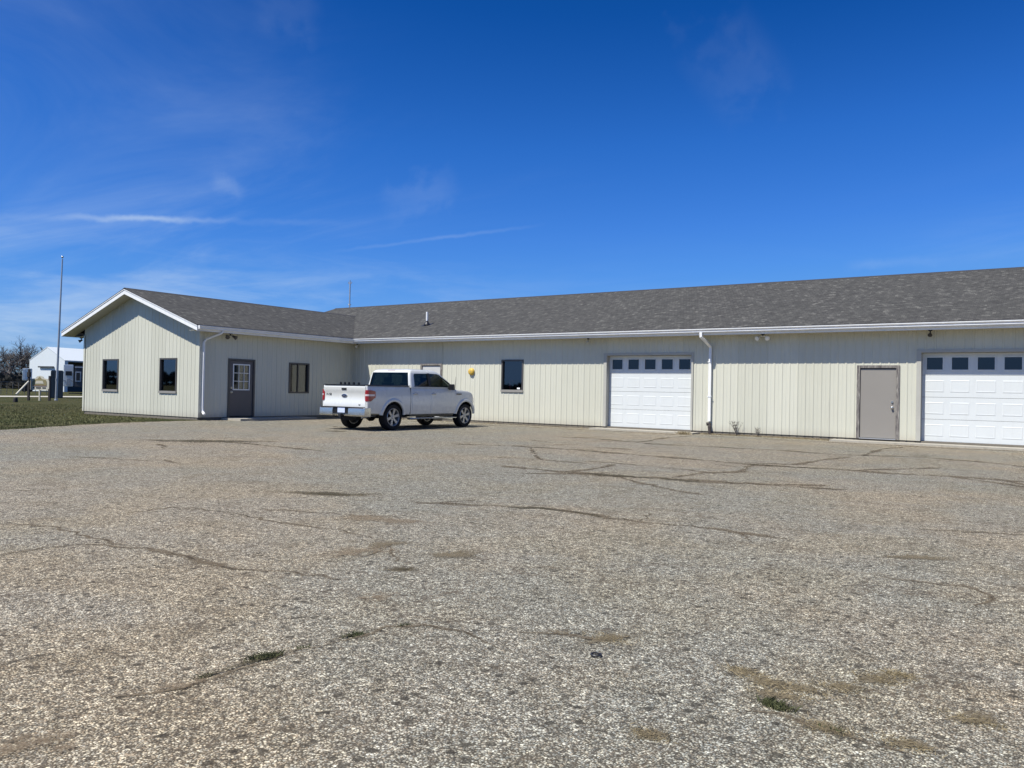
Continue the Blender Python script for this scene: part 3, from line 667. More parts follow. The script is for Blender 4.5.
# ---- openings
def frame_x(mb, o, y0, y1, w, ztop=None, bottom=True):
    a, b, z0, z1 = o
    mb.box(a, a+w, y0, y1, z0, z1); mb.box(b-w, b, y0, y1, z0, z1); mb.box(a+w, b-w, y0, y1, z1-w, z1)
    if bottom: mb.box(a+w, b-w, y0, y1, z0, z0+w)
def garage(o, seed):
    a, b, z0, z1 = o; t = .085
    mb = MB(); mb.box(a-.03, a+t, YW-.034, YW+.26, z0, z1+.03); mb.box(b-t+.04, b+.02, YW-.034, YW+.26, z0, z1+.03); mb.box(a+t+.001, b-t+.039, YW-.030, YW+.26, z1-.05, z1+.03)
    fr = mb.build('door_frame', 'frame_tan', B)
    x0, x1, zt = a+t+.004, b-t+.036, z1-.055; H = (zt-z0)/4; yd = YW+.19
    D = bpy.data.objects.new('garage_door', None); COL.objects.link(D); D.parent = B; D.location = Vector(((a+b)/2, YW, z0))-pw(B)
    n = 5; cw = (x1-x0)/n
    for r in range(4):
        mb = MB(); za, zb_ = z0+r*H+.004, z0+(r+1)*H-.004
        if r < 3:
            # face sheet with raised rectangular fields
            mb.box(x0, x1, yd, yd+.04, za, zb_)
            for c in range(n):
                for (p0, p1) in ((.12, .88),):
                    xa, xb = x0+(c+p0)*cw, x0+(c+p1)*cw; zc, zd = za+H*.22, zb_-H*.22
                    e = .022
                    mb.mesh([(xa, yd-.001, zc), (xb, yd-.001, zc), (xb, yd-.001, zd), (xa, yd-.001, zd), (xa+e, yd-.007, zc+e), (xb-e, yd-.007, zc+e), (xb-e, yd-.007, zd-e), (xa+e, yd-.007, zd-e),
                             (xa+2*e, yd-.004, zc+2*e), (xb-2*e, yd-.004, zc+2*e), (xb-2*e, yd-.004, zd-2*e), (xa+2*e, yd-.004, zd-2*e)],
                            [(0, 1, 5, 4), (1, 2, 6, 5), (2, 3, 7, 6), (3, 0, 4, 7), (4, 5, 9, 8), (5, 6, 10, 9), (6, 7, 11, 10), (7, 4, 8, 11), (8, 9, 10, 11)])
            mb.build('door_section', 'garage_white', D, fix=True)
        else:
            wz0, wz1 = za+H*.24, zb_-H*.20; wins = []
            xs = [x0]
            for c in range(n):
                xs += [x0+(c+.18)*cw, x0+(c+.82)*cw]; wins.append((xs[-2], xs[-1]))
            xs.append(x1)
            mb.box(x0, x1, yd, yd+.04, za, wz0); mb.box(x0, x1, yd, yd+.04, wz1, zb_)
            for i in range(0, len(xs), 2): mb.box(xs[i], xs[i+1], yd, yd+.04, wz0, wz1)
            for (p, q) in wins:
                e = .035; mb.box(p-e, q+e, yd-.014, yd-.001, wz1, wz1+e); mb.box(p-e, q+e, yd-.014, yd-.001, wz0-e, wz0); mb.box(p-e, p, yd-.014, yd-.001, wz0, wz1); mb.box(q, q+e, yd-.014, yd-.001, wz0, wz1)
            sct = mb.build('door_section', 'garage_white', D)
            for (p, q) in wins:
                g = MB(); g.box(p, q, yd+.014, yd+.02, wz0, wz1); g.build('window', 'garage_glass', sct)
    mb = MB(); mb.box(x0, x1, yd-.006, yd+.035, z0-.03, z0+.003); mb.build('bottom_seal', 'black', D)
    return D
garage(g1, 1); garage(g2, 2)

def window_x(o, y, mat_f, parent=B, mull=False, sill=None):
    a, b, z0, z1 = o; w = .055
    mb = MB(); frame_x(mb, o, y-.03, y+.09, w)
    W_ = mb.build('window', mat_f, parent)
    mb = MB(); mb.box(a+w, b-w, y+.045, y+.053, z0+w, z1-w); mb.build('pane', 'glass', W_)
    mb = MB(); mb.box(a-.01, b+.01, y-.045, y-.031, z0-.035, z0+.05); mb.build('sill', sill or 'frame_grey', W_)
    return W_
for o in (gw1, gw2): window_x(o, YC, 'bronze')
wl = window_x(w1, YW, 'bronze')
mb = MB(); mb.box(-16.83, -16.78, YW+.25, YW+.30, 1.28, 1.62); mb.tube([(-16.80, YW+.27, 1.62), (-16.74, YW+.27, 1.68), (-16.66, YW+.27, 1.60)], .025, 8); mb.build('window_ornament', 'pink', wl)
mb = MB(); mb.box(-16.33, -16.20, YW+.036, YW+.040, 1.33, 1.39); mb.build('sticker', 'sticker', wl)
# slider in the wing's side wall
a, b, z0, z1 = ww; w = .06; x = XW
mb = MB(); mb.box(x-.09, x+.03, a, a+w, z0, z1); mb.box(x-.09, x+.03, b-w, b, z0, z1); mb.box(x-.09, x+.03, a+w, b-w, z1-w, z1); mb.box(x-.09, x+.03, a+w, b-w, z0, z0+w); mb.box(x-.05, x+.0, (a+b)/2-.06, (a+b)/2-.02, z0+w, z1-w)
W_ = mb.build('window', 'bronze', B)
mb = MB(); mb.box(x-.04, x-.033, a+w, (a+b)/2-.10, z0+w, z1-w); mb.build('pane', 'glass', W_)
mb = MB(); mb.box(x-.07, x-.063, (a+b)/2-.06, b-w, z0+w, z1-w); mb.build('pane', 'glass', W_)
mb = MB()
for i in range(22):
    yy = (a+b)/2-.07+i*.026; mb.box(x-.16-(i % 2)*.02, x-.15-(i % 2)*.02, yy, yy+.024, z0+.05, z1-.05)
mb.build('curtain', 'curtain', W_)

def knob(parent, p, out):
    """lever-free round knob with deadbolt; out: unit vector away from the door"""
    mb = MB(); o = Vector(out); P = Vector(p)
    res = None
    for dz, r in ((0, .034), (.16, .026)):
        mb = MB(); q = P+Vector((0, 0, dz)); mb.tube([q, q+o*.012], r+.008, 16); 
        if dz == 0: mb.tube([q+o*.012, q+o*.03, q+o*.045, q+o*.066, q+o*.074], [.014, .014, .032, .032, .016], 16)
        else: mb.tube([q+o*.012, q+o*.03], r, 16)
        res = mb.build('door_knob' if dz == 0 else 'deadbolt', 'brass', parent, smooth=40)
    return res
# taupe steel door with peeling frame
def weathered():
    m = NT('weathered_frame'); g = m.geo(); n1 = m.noise(m.mp(g, (18, 18, 3)), 1.3, 6, .7)
    m.set(m.b.inputs['Base Color'], m.ramp(n1, [(.35, (.07, .06, .06)), (.5, (.17, .155, .14)), (.62, (.26, .24, .21)), (.7, (.5, .48, .43))])); m.b.inputs['Roughness'].default_value = .8; return m.m
M['weathered'] = weathered()
def man_door(o, mat, knob_right=True, lab=None):
    a, b, z0, z1 = o; w = .085
    mb = MB(); mb.box(a, a+w, YW-.035, YW+.1, z0, z1); mb.box(b-w, b, YW-.035, YW+.1, z0, z1); mb.box(a+w, b-w, YW-.032, YW+.1, z1-.075, z1)
    fr = mb.build('door_frame', 'weathered', B)
    mb = MB(); mb.box(a+w+.008, b-w-.008, YW+.008, YW+.05, z0+.03, z1-.10); d = mb.build('door', mat, B)
    if lab: d['label'] = lab
    mb = MB(); mb.box(a+w+.001, b-w-.001, YW+.055, YW+.06, z0+.02, z1-.076); mb.build('weatherstrip', 'black', d)
    knob(d, (b-w-.10 if knob_right else a+w+.10, YW+.008, z0+.90), (0, -1, 0))
    mb = MB(); mb.box(a+w, b-w, YW-.05, YW+.05, z0-.005, z0+.02); mb.build('threshold', 'galv', d)
man_door(md, 'taupe', True, 'taupe steel door in a peeling frame'); man_door(md2, 'pale_door', True, 'pale door behind the pickup')
# wing entrance door with nine lights
a, b, z0, z1 = wd; w = .07; x = XW
mb = MB(); mb.box(x-.1, x+.035, a, a+w, z0, z1); mb.box(x-.1, x+.035, b-w, b, z0, z1); mb.box(x-.1, x+.032, a+w, b-w, z1-w, z1)
mb.build('door_frame', 'bronze', B)
ya, yb = a+w+.008, b-w-.008; gy0, gy1, gz0, gz1 = ya+.17, yb-.17, z0+1.02, z1-.22
mb = MB(); xd0, xd1 = x-.05, x-.008
mb.box(xd0, xd1, ya, gy0, z0+.03, z1-w-.008); mb.box(xd0, xd1, gy1, yb, z0+.03, z1-w-.008); mb.box(xd0, xd1, gy0, gy1, z0+.03, gz0); mb.box(xd0, xd1, gy0, gy1, gz1, z1-w-.008)
d = mb.build('door', 'door_brown', B); d['label'] = 'dark brown entrance door with a white nine-light window'
mb = MB(); e = .03
mb.box(xd1, xd1+.016, gy0-e, gy0+.01, gz0-e, gz1+e); mb.box(xd1, xd1+.016, gy1-.01, gy1+e, gz0-e, gz1+e); mb.box(xd1, xd1+.016, gy0+.01, gy1-.01, gz0-e, gz0+.01); mb.box(xd1, xd1+.016, gy0+.01, gy1-.01, gz1-.01, gz1+e)
for k in (1, 2):
    yy = gy0+(gy1-gy0)*k/3; mb.box(xd1-.004, xd1+.012, yy-.010, yy+.010, gz0+.01, gz1-.01)
    zz = gz0+(gz1-gz0)*k/3; mb.box(xd1-.003, xd1+.010, gy0+.01, gy1-.01, zz-.010, zz+.010)
mb.build('window_grille', 'white_trim', d)
mb = MB(); mb.box(x-.034, x-.028, gy0, gy1, gz0, gz1); mb.build('pane', 'glass', d)
mb = MB()
for i in range(9):
    yy = gy0+.17+i*.04; mb.box(x-.13-(i % 2)*.015, x-.12-(i % 2)*.015, yy, yy+.038, gz0-.02, gz1+.02)
mb.build('curtain', 'curtain', d)
knob(d, (xd1, ya+.075, z0+.92), (1, 0, 0))
# slabs
mb = MB(); mb.box(XW+.03, XW+1.15, 17.85, 21.4, -.02, .075); struct(mb.build('doorstep', 'concrete'))
mb = MB(); mb.box(-12.9, -9.2, YW-.62, YW-.001, -.03, .05); mb.box(-5.1, 3.5, YW-.62, YW-.001, -.03, .05); mb.build('apron', 'concrete'); struct(bpy.data.objects['apron'])

# ---------------------------------------------------------------- fixtures on the building
def flood(loc, label, head_mat, two=True, out=(0, -1, 0), group='small lamps under the eaves', s=1.0):
    L_ = Vector(loc); r = empty('security_light', loc, label, 'light', group); o = Vector(out); side = Vector((-o.y, o.x, 0)) if abs(o.x)+abs(o.y) else Vector((1, 0, 0))
    mb = MB(); mb.tube([L_, L_-Vector((0, 0, .03))], .055*s, 16); mb.tube([L_-Vector((0, 0, .03)), L_-Vector((0, 0, .07))], .018*s, 10); mb.build('mount', 'black', r, smooth=40)
    for k in ((-1, 1) if two else (0,)):
        mb = MB(); p = L_+Vector((0, 0, -.07)); q = p+side*k*.11*s+Vector((0, 0, -.04)); d = (o*.8+side*k*.35+Vector((0, 0, -.45))).normalized()
        mb.tube([p, q], .010*s, 8); 
        mb.tube([q-d*.05*s, q-d*.03*s, q+d*.03*s, q+d*.085*s, q+d*.09*s], [.018*s, .03*s, .038*s, .062*s, .055*s], 16)
        mb.build('lamp_head', head_mat, r, smooth=40)
    return r
flood((-7.16, YW-.22, 3.165), 'white twin-headed floodlight under the eave between downspout and taupe door', 'white_trim', s=1.15)
flood((-2.62, YW-.14, 3.165), 'single black floodlight under the eave above the right-hand garage door', 'black', False, s=.95)
flood((-13.26, YW-.14, 3.165), 'small single lamp under the eave just left of the first garage door', 'galv', False, s=.8)
flood((-24.50, YW-.16, 3.165), 'small white lamp tucked in the inside corner of the eaves', 'white_trim', False, s=.9)
flood((XW+.22, YC+1.1, 3.165), 'dark twin-headed floodlight under the wing eave beside the entrance door', 'bronze', True, out=(1, 0, 0), s=1.3)
flood((XL-.12, YC-.08, 3.10), 'dark lamp at the far left corner of the wing gable', 'black', False, out=(-.5, -.85, 0), s=1.1)
# bell
r = empty('alarm_bell', (-18.42, YW-.02, 1.98), 'round yellow alarm bell on the cream wall right of the pickup', 'bell')
mb = MB(); mb.lathe([(0, -.10), (.05, -.098), (.10, -.085), (.128, -.06), (.138, -.03), (.14, -.012), (.0, -.012)], (-18.42, YW-.02, 1.98), 'Y', 32); mb.build('bell_dome', 'yellow', r, smooth=40)
mb = MB(); mb.lathe([(0, -.012), (.075, -.012), (.075, .02), (0, .02)], (-18.42, YW-.02, 1.98), 'Y', 24); mb.build('bell_mount', 'galv', r)
mb = MB(); mb.tube([(-18.42, YW-.125, 1.98), (-18.42, YW-.115, 1.98)], .018, 12); mb.build('bell_nut', 'galv', r)
# mast at the ridge
mx, my = -32.1, 31.15
r = empty('antenna_mast', (mx, my, ZRM-.1), 'thin antenna mast rising behind the roof ridge', 'antenna')
mb = MB(); mb.tube([(mx, my, ZRM-.3), (mx, my, ZRM+1.45)], .036, 10); mb.build('pole', 'galv', r)
mb = MB(); mb.tube([(mx-.13, my, ZRM+1.42), (mx+.12, my, ZRM+1.42)], .018, 8); mb.tube([(mx, my, ZRM+1.40), (mx, my, ZRM+1.58)], .028, 10); mb.tube([(mx-.12, my, ZRM+1.42), (mx-.12, my, ZRM+1.50)], .02, 8); mb.tube([(mx+.12, my, ZRM+1.42), (mx+.12, my, ZRM+1.49)], .02, 8)
mb.build('crossarm', 'galv', r)
mb = MB(); mb.tube([(mx-.11, my, ZRM+.27), (mx, my, ZRM+.17), (mx+.1, my, ZRM+.24)], .022, 8); mb.build('bracket', 'galv', r)

# ================================================================= pickup
exec_truck = True
TS = .972
T = empty('pickup_truck', (-17.36, 17.84, 0), 'white crew-cab pickup with chrome rear bumper parked facing the long wall', 'pickup')
T.scale = (TS, TS, TS); T['_local'] = 1
def tb(mb, name, mat, parent=None, smooth=30, **k):
    p = parent or T; p['_local'] = 1
    o = mb.build(name, mat, p, smooth=smooth, **k); o['_local'] = 1; return o
def solid(mb, name):
    o = mb.build(name, 'truck_paint'); return o
def boolean(o, cutters, op='DIFFERENCE'):
    for c in cutters:
        m = o.modifiers.new('b', 'BOOLEAN'); m.operation = op; m.solver = 'EXACT'; m.object = c
    dg = bpy.context.evaluated_depsgraph_get(); dg.update()
    me = bpy.data.meshes.new_from_object(o.evaluated_get(dg)); old = o.data; o.modifiers.clear(); o.data = me
    for c in cutters: bpy.data.objects.remove(c)
    return o
def ring_side(w, zb, zt, crown=.02, sh=1.0):
    hz = zt-zb
    half = [(0, zb), (w*.90, zb), (w*.955, zb+.03), (w*.985, zb+.14), (w*1.0, zb+hz*.48), (w*.995, zb+hz*.60), (w*.985, zb+hz*.72), (w*.965, zb+hz*.88), (w*.945, zt-.035), (w*.915, zt-.008), (w*.86, zt), (w*.45, zt+crown*.8), (0, zt+crown)]
    return half
def loft(stations, closed=True):
    """stations: (y, half ring) -> closed body mirrored in x"""
    mb = MB(); rings = []
    for y, half in stations:
        full = [(x, z) for x, z in half]+[(-x, z) for x, z in half[-2:0:-1]]
        rings.append([(x, y, z) for x, z in full])
    n = len(rings[0]); vs = [p for r in rings for p in r]; fs = []
    for i in range(len(rings)-1):
        for k in range(n): fs.append((i*n+k, i*n+(k+1) % n, (i+1)*n+(k+1) % n, (i+1)*n+k))
    fs.append(tuple(range(n))[::-1]); fs.append(tuple((len(rings)-1)*n+k for k in range(n)))
    mb.mesh(vs, fs); return mb
def cyl(c, r, x0, x1, n=40):
    mb = MB(); mb.tube([(x0, c[0], c[1]), (x1, c[0], c[1])], r, n); return solid(mb, 'cutter')
FA, RA = 3.68, 0.0
# front clip and cab lower
st = [(.80, 1.0, .46, 1.36), (1.4, 1.0, .46, 1.36), (2.4, 1.0, .46, 1.355), (2.95, 1.0, .46, 1.345), (3.2, 1.0, .46, 1.315), (3.5, 1.0, .47, 1.29), (3.9, .995, .48, 1.265), (4.08, .975, .5, 1.225), (4.20, .94, .52, 1.18), (4.29, .88, .55, 1.11), (4.34, .80, .58, 1.04)]
low = solid(loft([(y, ring_side(w, zb, zt, .05 if y > 3.1 else .015)) for y, w, zb, zt in st]), 'body')
low = boolean(low, [cyl((FA, .42), .50, .55, 1.4), cyl((FA, .42), .50, -1.4, -.55)])
low.name = 'body'; low.parent = T; low['_local'] = 1
# bed
st = [(-1.16, .955, .52, 1.37), (-1.13, .985, .50, 1.385), (-.9, 1.0, .50, 1.39), (0, 1.0, .48, 1.39), (.5, 1.0, .47, 1.39), (.775, 1.0, .46, 1.39)]
bed = solid(loft([(y, ring_side(w, zb, zt, .0)) for y, w, zb, zt in st]), 'bed')
cv = MB(); cv.box(-.80, .80, -1.06, .70, .82, 1.6); cv = solid(cv, 'cutter')
tg = MB(); tg.box(-.905, .905, -1.3, -1.03, .70, 1.6); tg = solid(tg, 'cutter')
bed = boolean(bed, [cyl((RA, .42), .50, .60, 1.4), cyl((RA, .42), .50, -1.4, -.60), cv, tg]); bed.name = 'cargo_bed'; bed.parent = T; bed['_local'] = 1
for o in (low, bed):
    for f in o.data.polygons: f.use_smooth = True
    o.data.set_sharp_from_angle(angle=RAD(32))
mb = MB(); mb.box(-.795, .795, -1.02, .695, .825, .86); mb.box(-.795, -.785, -1.02, .695, .86, 1.36); mb.box(.785, .795, -1.02, .695, .86, 1.36); mb.box(-.785, .785, .685, .695, .86, 1.36)
tb(mb, 'bed_liner', 'black_trim', bed)
for s in (-1, 1): mb = MB(); mb.prism([(s*.985, -1.12, 1.385), (s*.985, .77, 1.385), (s*.955, .77, 1.408), (s*.955, -1.12, 1.408)], (-s*.17, 0, 0)); tb(mb, 'rail_cap', 'black_trim', bed)
mb = MB()
for i, y in enumerate((-.46, -.28, -.10, .12, .34)):
    mb = MB(); mb.box(-.93, -.87, y-.025, y+.025, 1.40, 1.45); mb.tube([(-.90, y, 1.44), (-.90, y, 1.46), (-.90, y, 1.485)], [.02, .035, .03], 10); tb(mb, 'tie_down', 'black_trim', bed)
# tailgate
mb = MB(); prof = [(-1.165, .72), (-1.170, .86), (-1.150, .90), (-1.150, 1.16), (-1.172, 1.20), (-1.175, 1.33), (-1.15, 1.375), (-1.06, 1.375), (-1.05, 1.36), (-1.05, .72)]
mb.prism([(-.898, y, z) for y, z in prof], (1.796, 0, 0)); gate = tb(mb, 'tailgate', 'truck_paint')
mb = MB(); mb.box(-.87, .87, -1.178, -1.04, 1.376, 1.40); tb(mb, 'tailgate_cap', 'black_trim', gate)
mb = MB(); mb.box(-.10, .10, -1.190, -1.174, 1.235, 1.295); mb.box(-.07, .07, -1.196, -1.189, 1.245, 1.285); tb(mb, 'tailgate_handle', 'black', gate)
mb = MB(); mb.tube([(0, -1.150, 1.06), (0, -1.166, 1.06), (0, -1.170, 1.06)], [.12, .12, .105], 32)
for i, v in enumerate(mb.v): mb.v[i] = (v[0], v[1], 1.06+(v[2]-1.06)*.45)
em = tb(mb, 'emblem', 'chrome', gate)
mb = MB(); mb.tube([(0, -1.165, 1.06), (0, -1.1725, 1.06)], [.104, .10], 32)
for i, v in enumerate(mb.v): mb.v[i] = (v[0], v[1], 1.06+(v[2]-1.06)*.42)
tb(mb, 'emblem_face', 'emblem', em)
def text_mesh(txt, size, mat, name, parent, loc, rot, ext=.004):
    cu = bpy.data.curves.new(name, 'FONT'); cu.body = txt; cu.size = size; cu.extrude = ext; cu.align_x = 'CENTER'; cu.align_y = 'CENTER'
    t = bpy.data.objects.new(name, cu); COL.objects.link(t); dg = bpy.context.evaluated_depsgraph_get(); dg.update()
    me = bpy.data.meshes.new_from_object(t.evaluated_get(dg)); bpy.data.objects.remove(t); me.materials.clear(); me.materials.append(M[mat])
    o = bpy.data.objects.new(name, me); COL.objects.link(o); o.parent = parent; o.location = loc; o.rotation_euler = rot; return o
text_mesh('F-150', .10, 'black', 'badge', gate, (-.68, -1.155, 1.09), (RAD(90), 0, 0))
text_mesh('4x4', .055, 'black', 'badge', gate, (.66, -1.172, .79), (RAD(90), 0, 0))
text_mesh('Ford', .062, 'chrome', 'badge', em, (0, -1.1735, 1.06), (RAD(90), 0, 0), .002)
# tail lamps wrap round the corner
for s in (-1, 1):
    mb = MB()
    poly = [(s*.905, -1.178), (s*.95, -1.172), (s*.995, -1.13), (s*1.010, -1.04), (s*1.010, -.84)]
    z0_, z1_ = .90, 1.24
    def pt(p, z):
        if abs(p[0]) > 1.0 and p[1] > -.9: return (p[0], p[1], 1.12+(z-1.09)*.50)
        return (p[0], p[1], z)
    vs = [pt(p, z) for z in (z0_, z1_) for p in poly]+[(p[0]*.96, p[1]+.02, z) for z in (.95, 1.22) for p in poly]
    n = 5; fs = [(i, i+1, n+i+1, n+i) for i in range(4)]+[(i, 2*n+i, 2*n+i+1, i+1) for i in range(4)]+[(n+i, n+i+1, 3*n+i+1, 3*n+i) for i in range(4)]+[(0, n, 3*n, 2*n), (4, 2*n+4, 3*n+4, n+4)]
    mb.mesh(vs, fs); tl = tb(mb, 'tail_lamp', 'red_lens')
    mb = MB(); q = [(s*.91, -1.181), (s*.95, -1.176), (s*.998, -1.13), (s*1.013, -1.04), (s*1.013, -.88)]
    vs = [(p[0], p[1], z) for z in (1.06, 1.115) for p in q]; mb.mesh(vs, [(i, i+1, n+i+1, n+i) for i in range(4)]); tb(mb, 'reverse_lens', 'clear_lens', tl)
# rear bumper
mb = MB()
pr = [(-.0, .44), (-.10, .44), (-.135, .48), (-.135, .59), (-.125, .67), (-.09, .70), (0, .70)]
def bumper(xs, pr, y0):
    m = MB(); R = []
    for x, dy in xs: R.append([(x, y0+dy+a, z) for a, z in pr])
    n = len(pr); vs = [p for r in R for p in r]; fs = []
    for i in range(len(R)-1):
        for k in range(n): fs.append((i*n+k, i*n+(k+1) % n, (i+1)*n+(k+1) % n, (i+1)*n+k))
    fs += [tuple(range(n)), tuple((len(R)-1)*n+k for k in range(n))[::-1]]; m.mesh(vs, fs); return m
rb = tb(bumper([(-1.0, .16), (-.985, .05), (-.90, .0), (-.34, 0), (-.335, .07), (.335, .07), (.34, 0), (.90, 0), (.985, .05), (1.0, .16)], pr, -1.19), 'rear_bumper', 'chrome')
mb = MB(); mb.box(-.92, .92, -1.30, -1.18, .701, .716); tb(mb, 'bumper_step_pad', 'black', rb)
mb = MB(); mb.box(-.33, .33, -1.27, -1.245, .51, .72); tb(mb, 'bumper_recess', 'black_trim', rb)
mb = MB(); mb.box(-.155, .155, -1.285, -1.275, .54, .70); pln = tb(mb, 'licence_plate', 'plate', rb)
mb = MB(); mb.box(-.05, .05, -1.36, -1.2, .42, .50); tb(mb, 'hitch_receiver', 'black', rb)
# front bumper, grille, headlamps (seen from other sides)
fb = tb(bumper([(-.97, -.34), (-.95, -.18), (-.74, 0), (.74, 0), (.95, -.18), (.97, -.34)], [(-.02, .46), (.08, .46), (.10, .52), (.10, .66), (.07, .72), (-.02, .72)], 4.34), 'front_bumper', 'chrome')
mb = MB(); mb.box(-.52, .52, 4.30, 4.37, .78, 1.10); gr = tb(mb, 'grille', 'chrome')
for k in range(3): mb = MB(); mb.box(-.49, .49, 4.371, 4.38, .80+k*.10, .875+k*.10); tb(mb, 'grille_opening', 'black', gr)
for s in (-1, 1):
    mb = MB(); mb.prism([(s*.55, 4.34, .82), (s*.80, 4.30, .84), (s*.84, 4.26, 1.06), (s*.55, 4.32, 1.08)], (0, .035, 0)); tb(mb, 'headlamp', 'clear_lens')
    mb = MB(); mb.prism([(s*.885, 4.27, .86), (s*.945, 4.10, .90), (s*.945, 4.06, 1.06), (s*.885, 4.24, 1.04)], (s*.02, 0, 0)); tb(mb, 'headlamp', 'clear_lens')
# greenhouse
def rrect(hw, y0, y1, z, r=.10, crownf=0):
    pts = []; n = 5
    for cx_, cy_, a0 in ((hw-r, y1-r, 0), (-hw+r, y1-r, 90), (-hw+r, y0+r, 180), (hw-r, y0+r, 270)):
        for k in range(n+1):
            a = RAD(a0+90*k/n); x = cx_+r*cos(a); y = cy_+r*sin(a)
            if y1-y < r*1.01 and a0 < 180: y += crownf*(1-(x/hw)**2)
            pts.append((x, y, z))
    return pts
def green(scale_in=0):
    L_ = [(1.345, .965, .80, 3.16, .07, .12), (1.40, .955, .80, 3.06, .07, .12), (1.60, .905, .825, 2.76, .07, .10), (1.80, .855, .86, 2.44, .07, .08), (1.88, .82, .90, 2.30, .09, .06), (1.925, .77, .96, 2.20, .12, .04), (1.95, .62, 1.10, 2.0, .15, .02)]
    rings = [rrect(hw-scale_in, y0+scale_in, y1-scale_in, z-(.02 if scale_in and z > 1.85 else 0), r, c) for z, hw, y0, y1, r, c in L_]
    n = len(rings[0]); mb = MB(); vs = [p for r in rings for p in r]; fs = []
    for i in range(len(rings)-1):
        for k in range(n): fs.append((i*n+k, i*n+(k+1) % n, (i+1)*n+(k+1) % n, (i+1)*n+k))
    fs += [tuple(range(n))[::-1], tuple((len(rings)-1)*n+k for k in range(n))]; mb.mesh(vs, fs); return mb
cab = solid(green(0), 'cab')
cav = solid(green(.045), 'cutter')
def px(poly, x0, x1): mb = MB(); mb.prism([(x0, y, z) for y, z in poly], (x1-x0, 0, 0)); return solid(mb, 'cutter')
def py_(poly, y0, y1): mb = MB(); mb.prism([(x, y0, z) for x, z in poly], (0, y1-y0, 0)); return solid(mb, 'cutter')
RWIN = [(1.00, 1.405), (1.03, 1.74), (1.07, 1.80), (1.74, 1.82), (1.74, 1.40)]
FWIN = [(1.82, 1.40), (1.82, 1.82), (2.22, 1.815), (2.34, 1.78), (2.86, 1.50), (2.90, 1.40)]
bk = [(-.86, 1.405), (.86, 1.405), (.775, 1.835), (-.775, 1.835)]
fr_ = [(-.84, 1.39), (.84, 1.39), (.71, 1.84), (-.71, 1.84)]
cab = boolean(cab, [cav, px(RWIN, -1.3, 1.3), px(FWIN, -1.3, 1.3), py_(bk, .5, 1.15), py_(fr_, 2.1, 4)])
cab.name = 'cab_roof'; cab.parent = T; cab['_local'] = 1
cab.data.materials.append(M['black_trim'])
for f in cab.data.polygons:
    f.use_smooth = True
    if f.normal.dot((f.center-Vector((0, 1.8, 1.55))).normalized()) < .05 and f.center.z > 1.36: f.material_index = 1
cab.data.set_sharp_from_angle(angle=RAD(32))
sx = lambda z: .955-(z-1.40)*.25-.022
for s in (-1, 1):
    for poly, nm in ((RWIN, 'side_window'), (FWIN, 'side_window')):
        c_ = (sum(p[0] for p in poly)/len(poly), sum(p[1] for p in poly)/len(poly)); pe = [(c_[0]+(y-c_[0])*1.03, c_[1]+(z-c_[1])*1.04) for y, z in poly]
        mb = MB(); mb.face([(s*sx(z), y, z) for y, z in pe]); tb(mb, nm, 'car_glass', cab)
    mb = MB(); mb.prism([(s*(sx(1.39)+.028), 1.72, 1.385), (s*(sx(1.39)+.028), 1.84, 1.385), (s*(sx(1.83)+.028), 1.84, 1.83), (s*(sx(1.83)+.028), 1.72, 1.83)], (-s*.02, 0, 0)); tb(mb, 'window_post', 'black_trim', cab)
    mb = MB(); mb.prism([(s*(sx(1.39)+.030), .98, 1.375), (s*(sx(1.39)+.030), 2.98, 1.375), (s*(sx(1.405)+.028), 2.98, 1.402), (s*(sx(1.405)+.028), .98, 1.402)], (-s*.02, 0, 0)); tb(mb, 'belt_trim', 'black_trim', cab)
mb = MB(); mb.face([(-.87, .825, 1.40), (.87, .825, 1.40), (.785, .885, 1.84), (-.785, .885, 1.84)]); tb(mb, 'rear_window', 'car_glass', cab)
mb = MB(); mb.mesh([(-.83, 2.99, 1.38), (-.4, 3.09, 1.38), (.4, 3.09, 1.38), (.83, 2.99, 1.38), (-.69, 2.36, 1.84), (-.33, 2.42, 1.84), (.33, 2.42, 1.84), (.69, 2.36, 1.84)], [(0, 1, 5, 4), (1, 2, 6, 5), (2, 3, 7, 6)]); tb(mb, 'windshield', 'car_glass', cab)
mb = MB(); mb.box(-.16, .16, .925, .975, 1.885, 1.912); tb(mb, 'brake_light', 'red_lens', cab)
mb = MB(); mb.box(-.86, .86, .90, 2.95, 1.36, 1.378); it = tb(mb, 'interior', 'interior', cab)
for xx, yy in ((-.42, 1.22), (.42, 1.22), (-.42, 2.1), (.42, 2.1)):
    mb = MB(); mb.box(xx-.22, xx+.22, yy-.06, yy+.06, 1.378, 1.50); tb(mb, 'seat_back', 'interior', it)
    mb = MB(); mb.box(xx-.13, xx+.13, yy-.05, yy+.04, 1.52, 1.68); mb.tube([(xx, yy, 1.48), (xx, yy, 1.54)], .012, 6); tb(mb, 'headrest', 'interior', it)
mb = MB(); mb.tube([(-.42+.19*cos(a*pi/10), 2.62+.05*sin(a*pi/10), 1.42+.17*sin(a*pi/10)) for a in range(0, 11)], .015, 6); tb(mb, 'steering_wheel', 'interior', it)
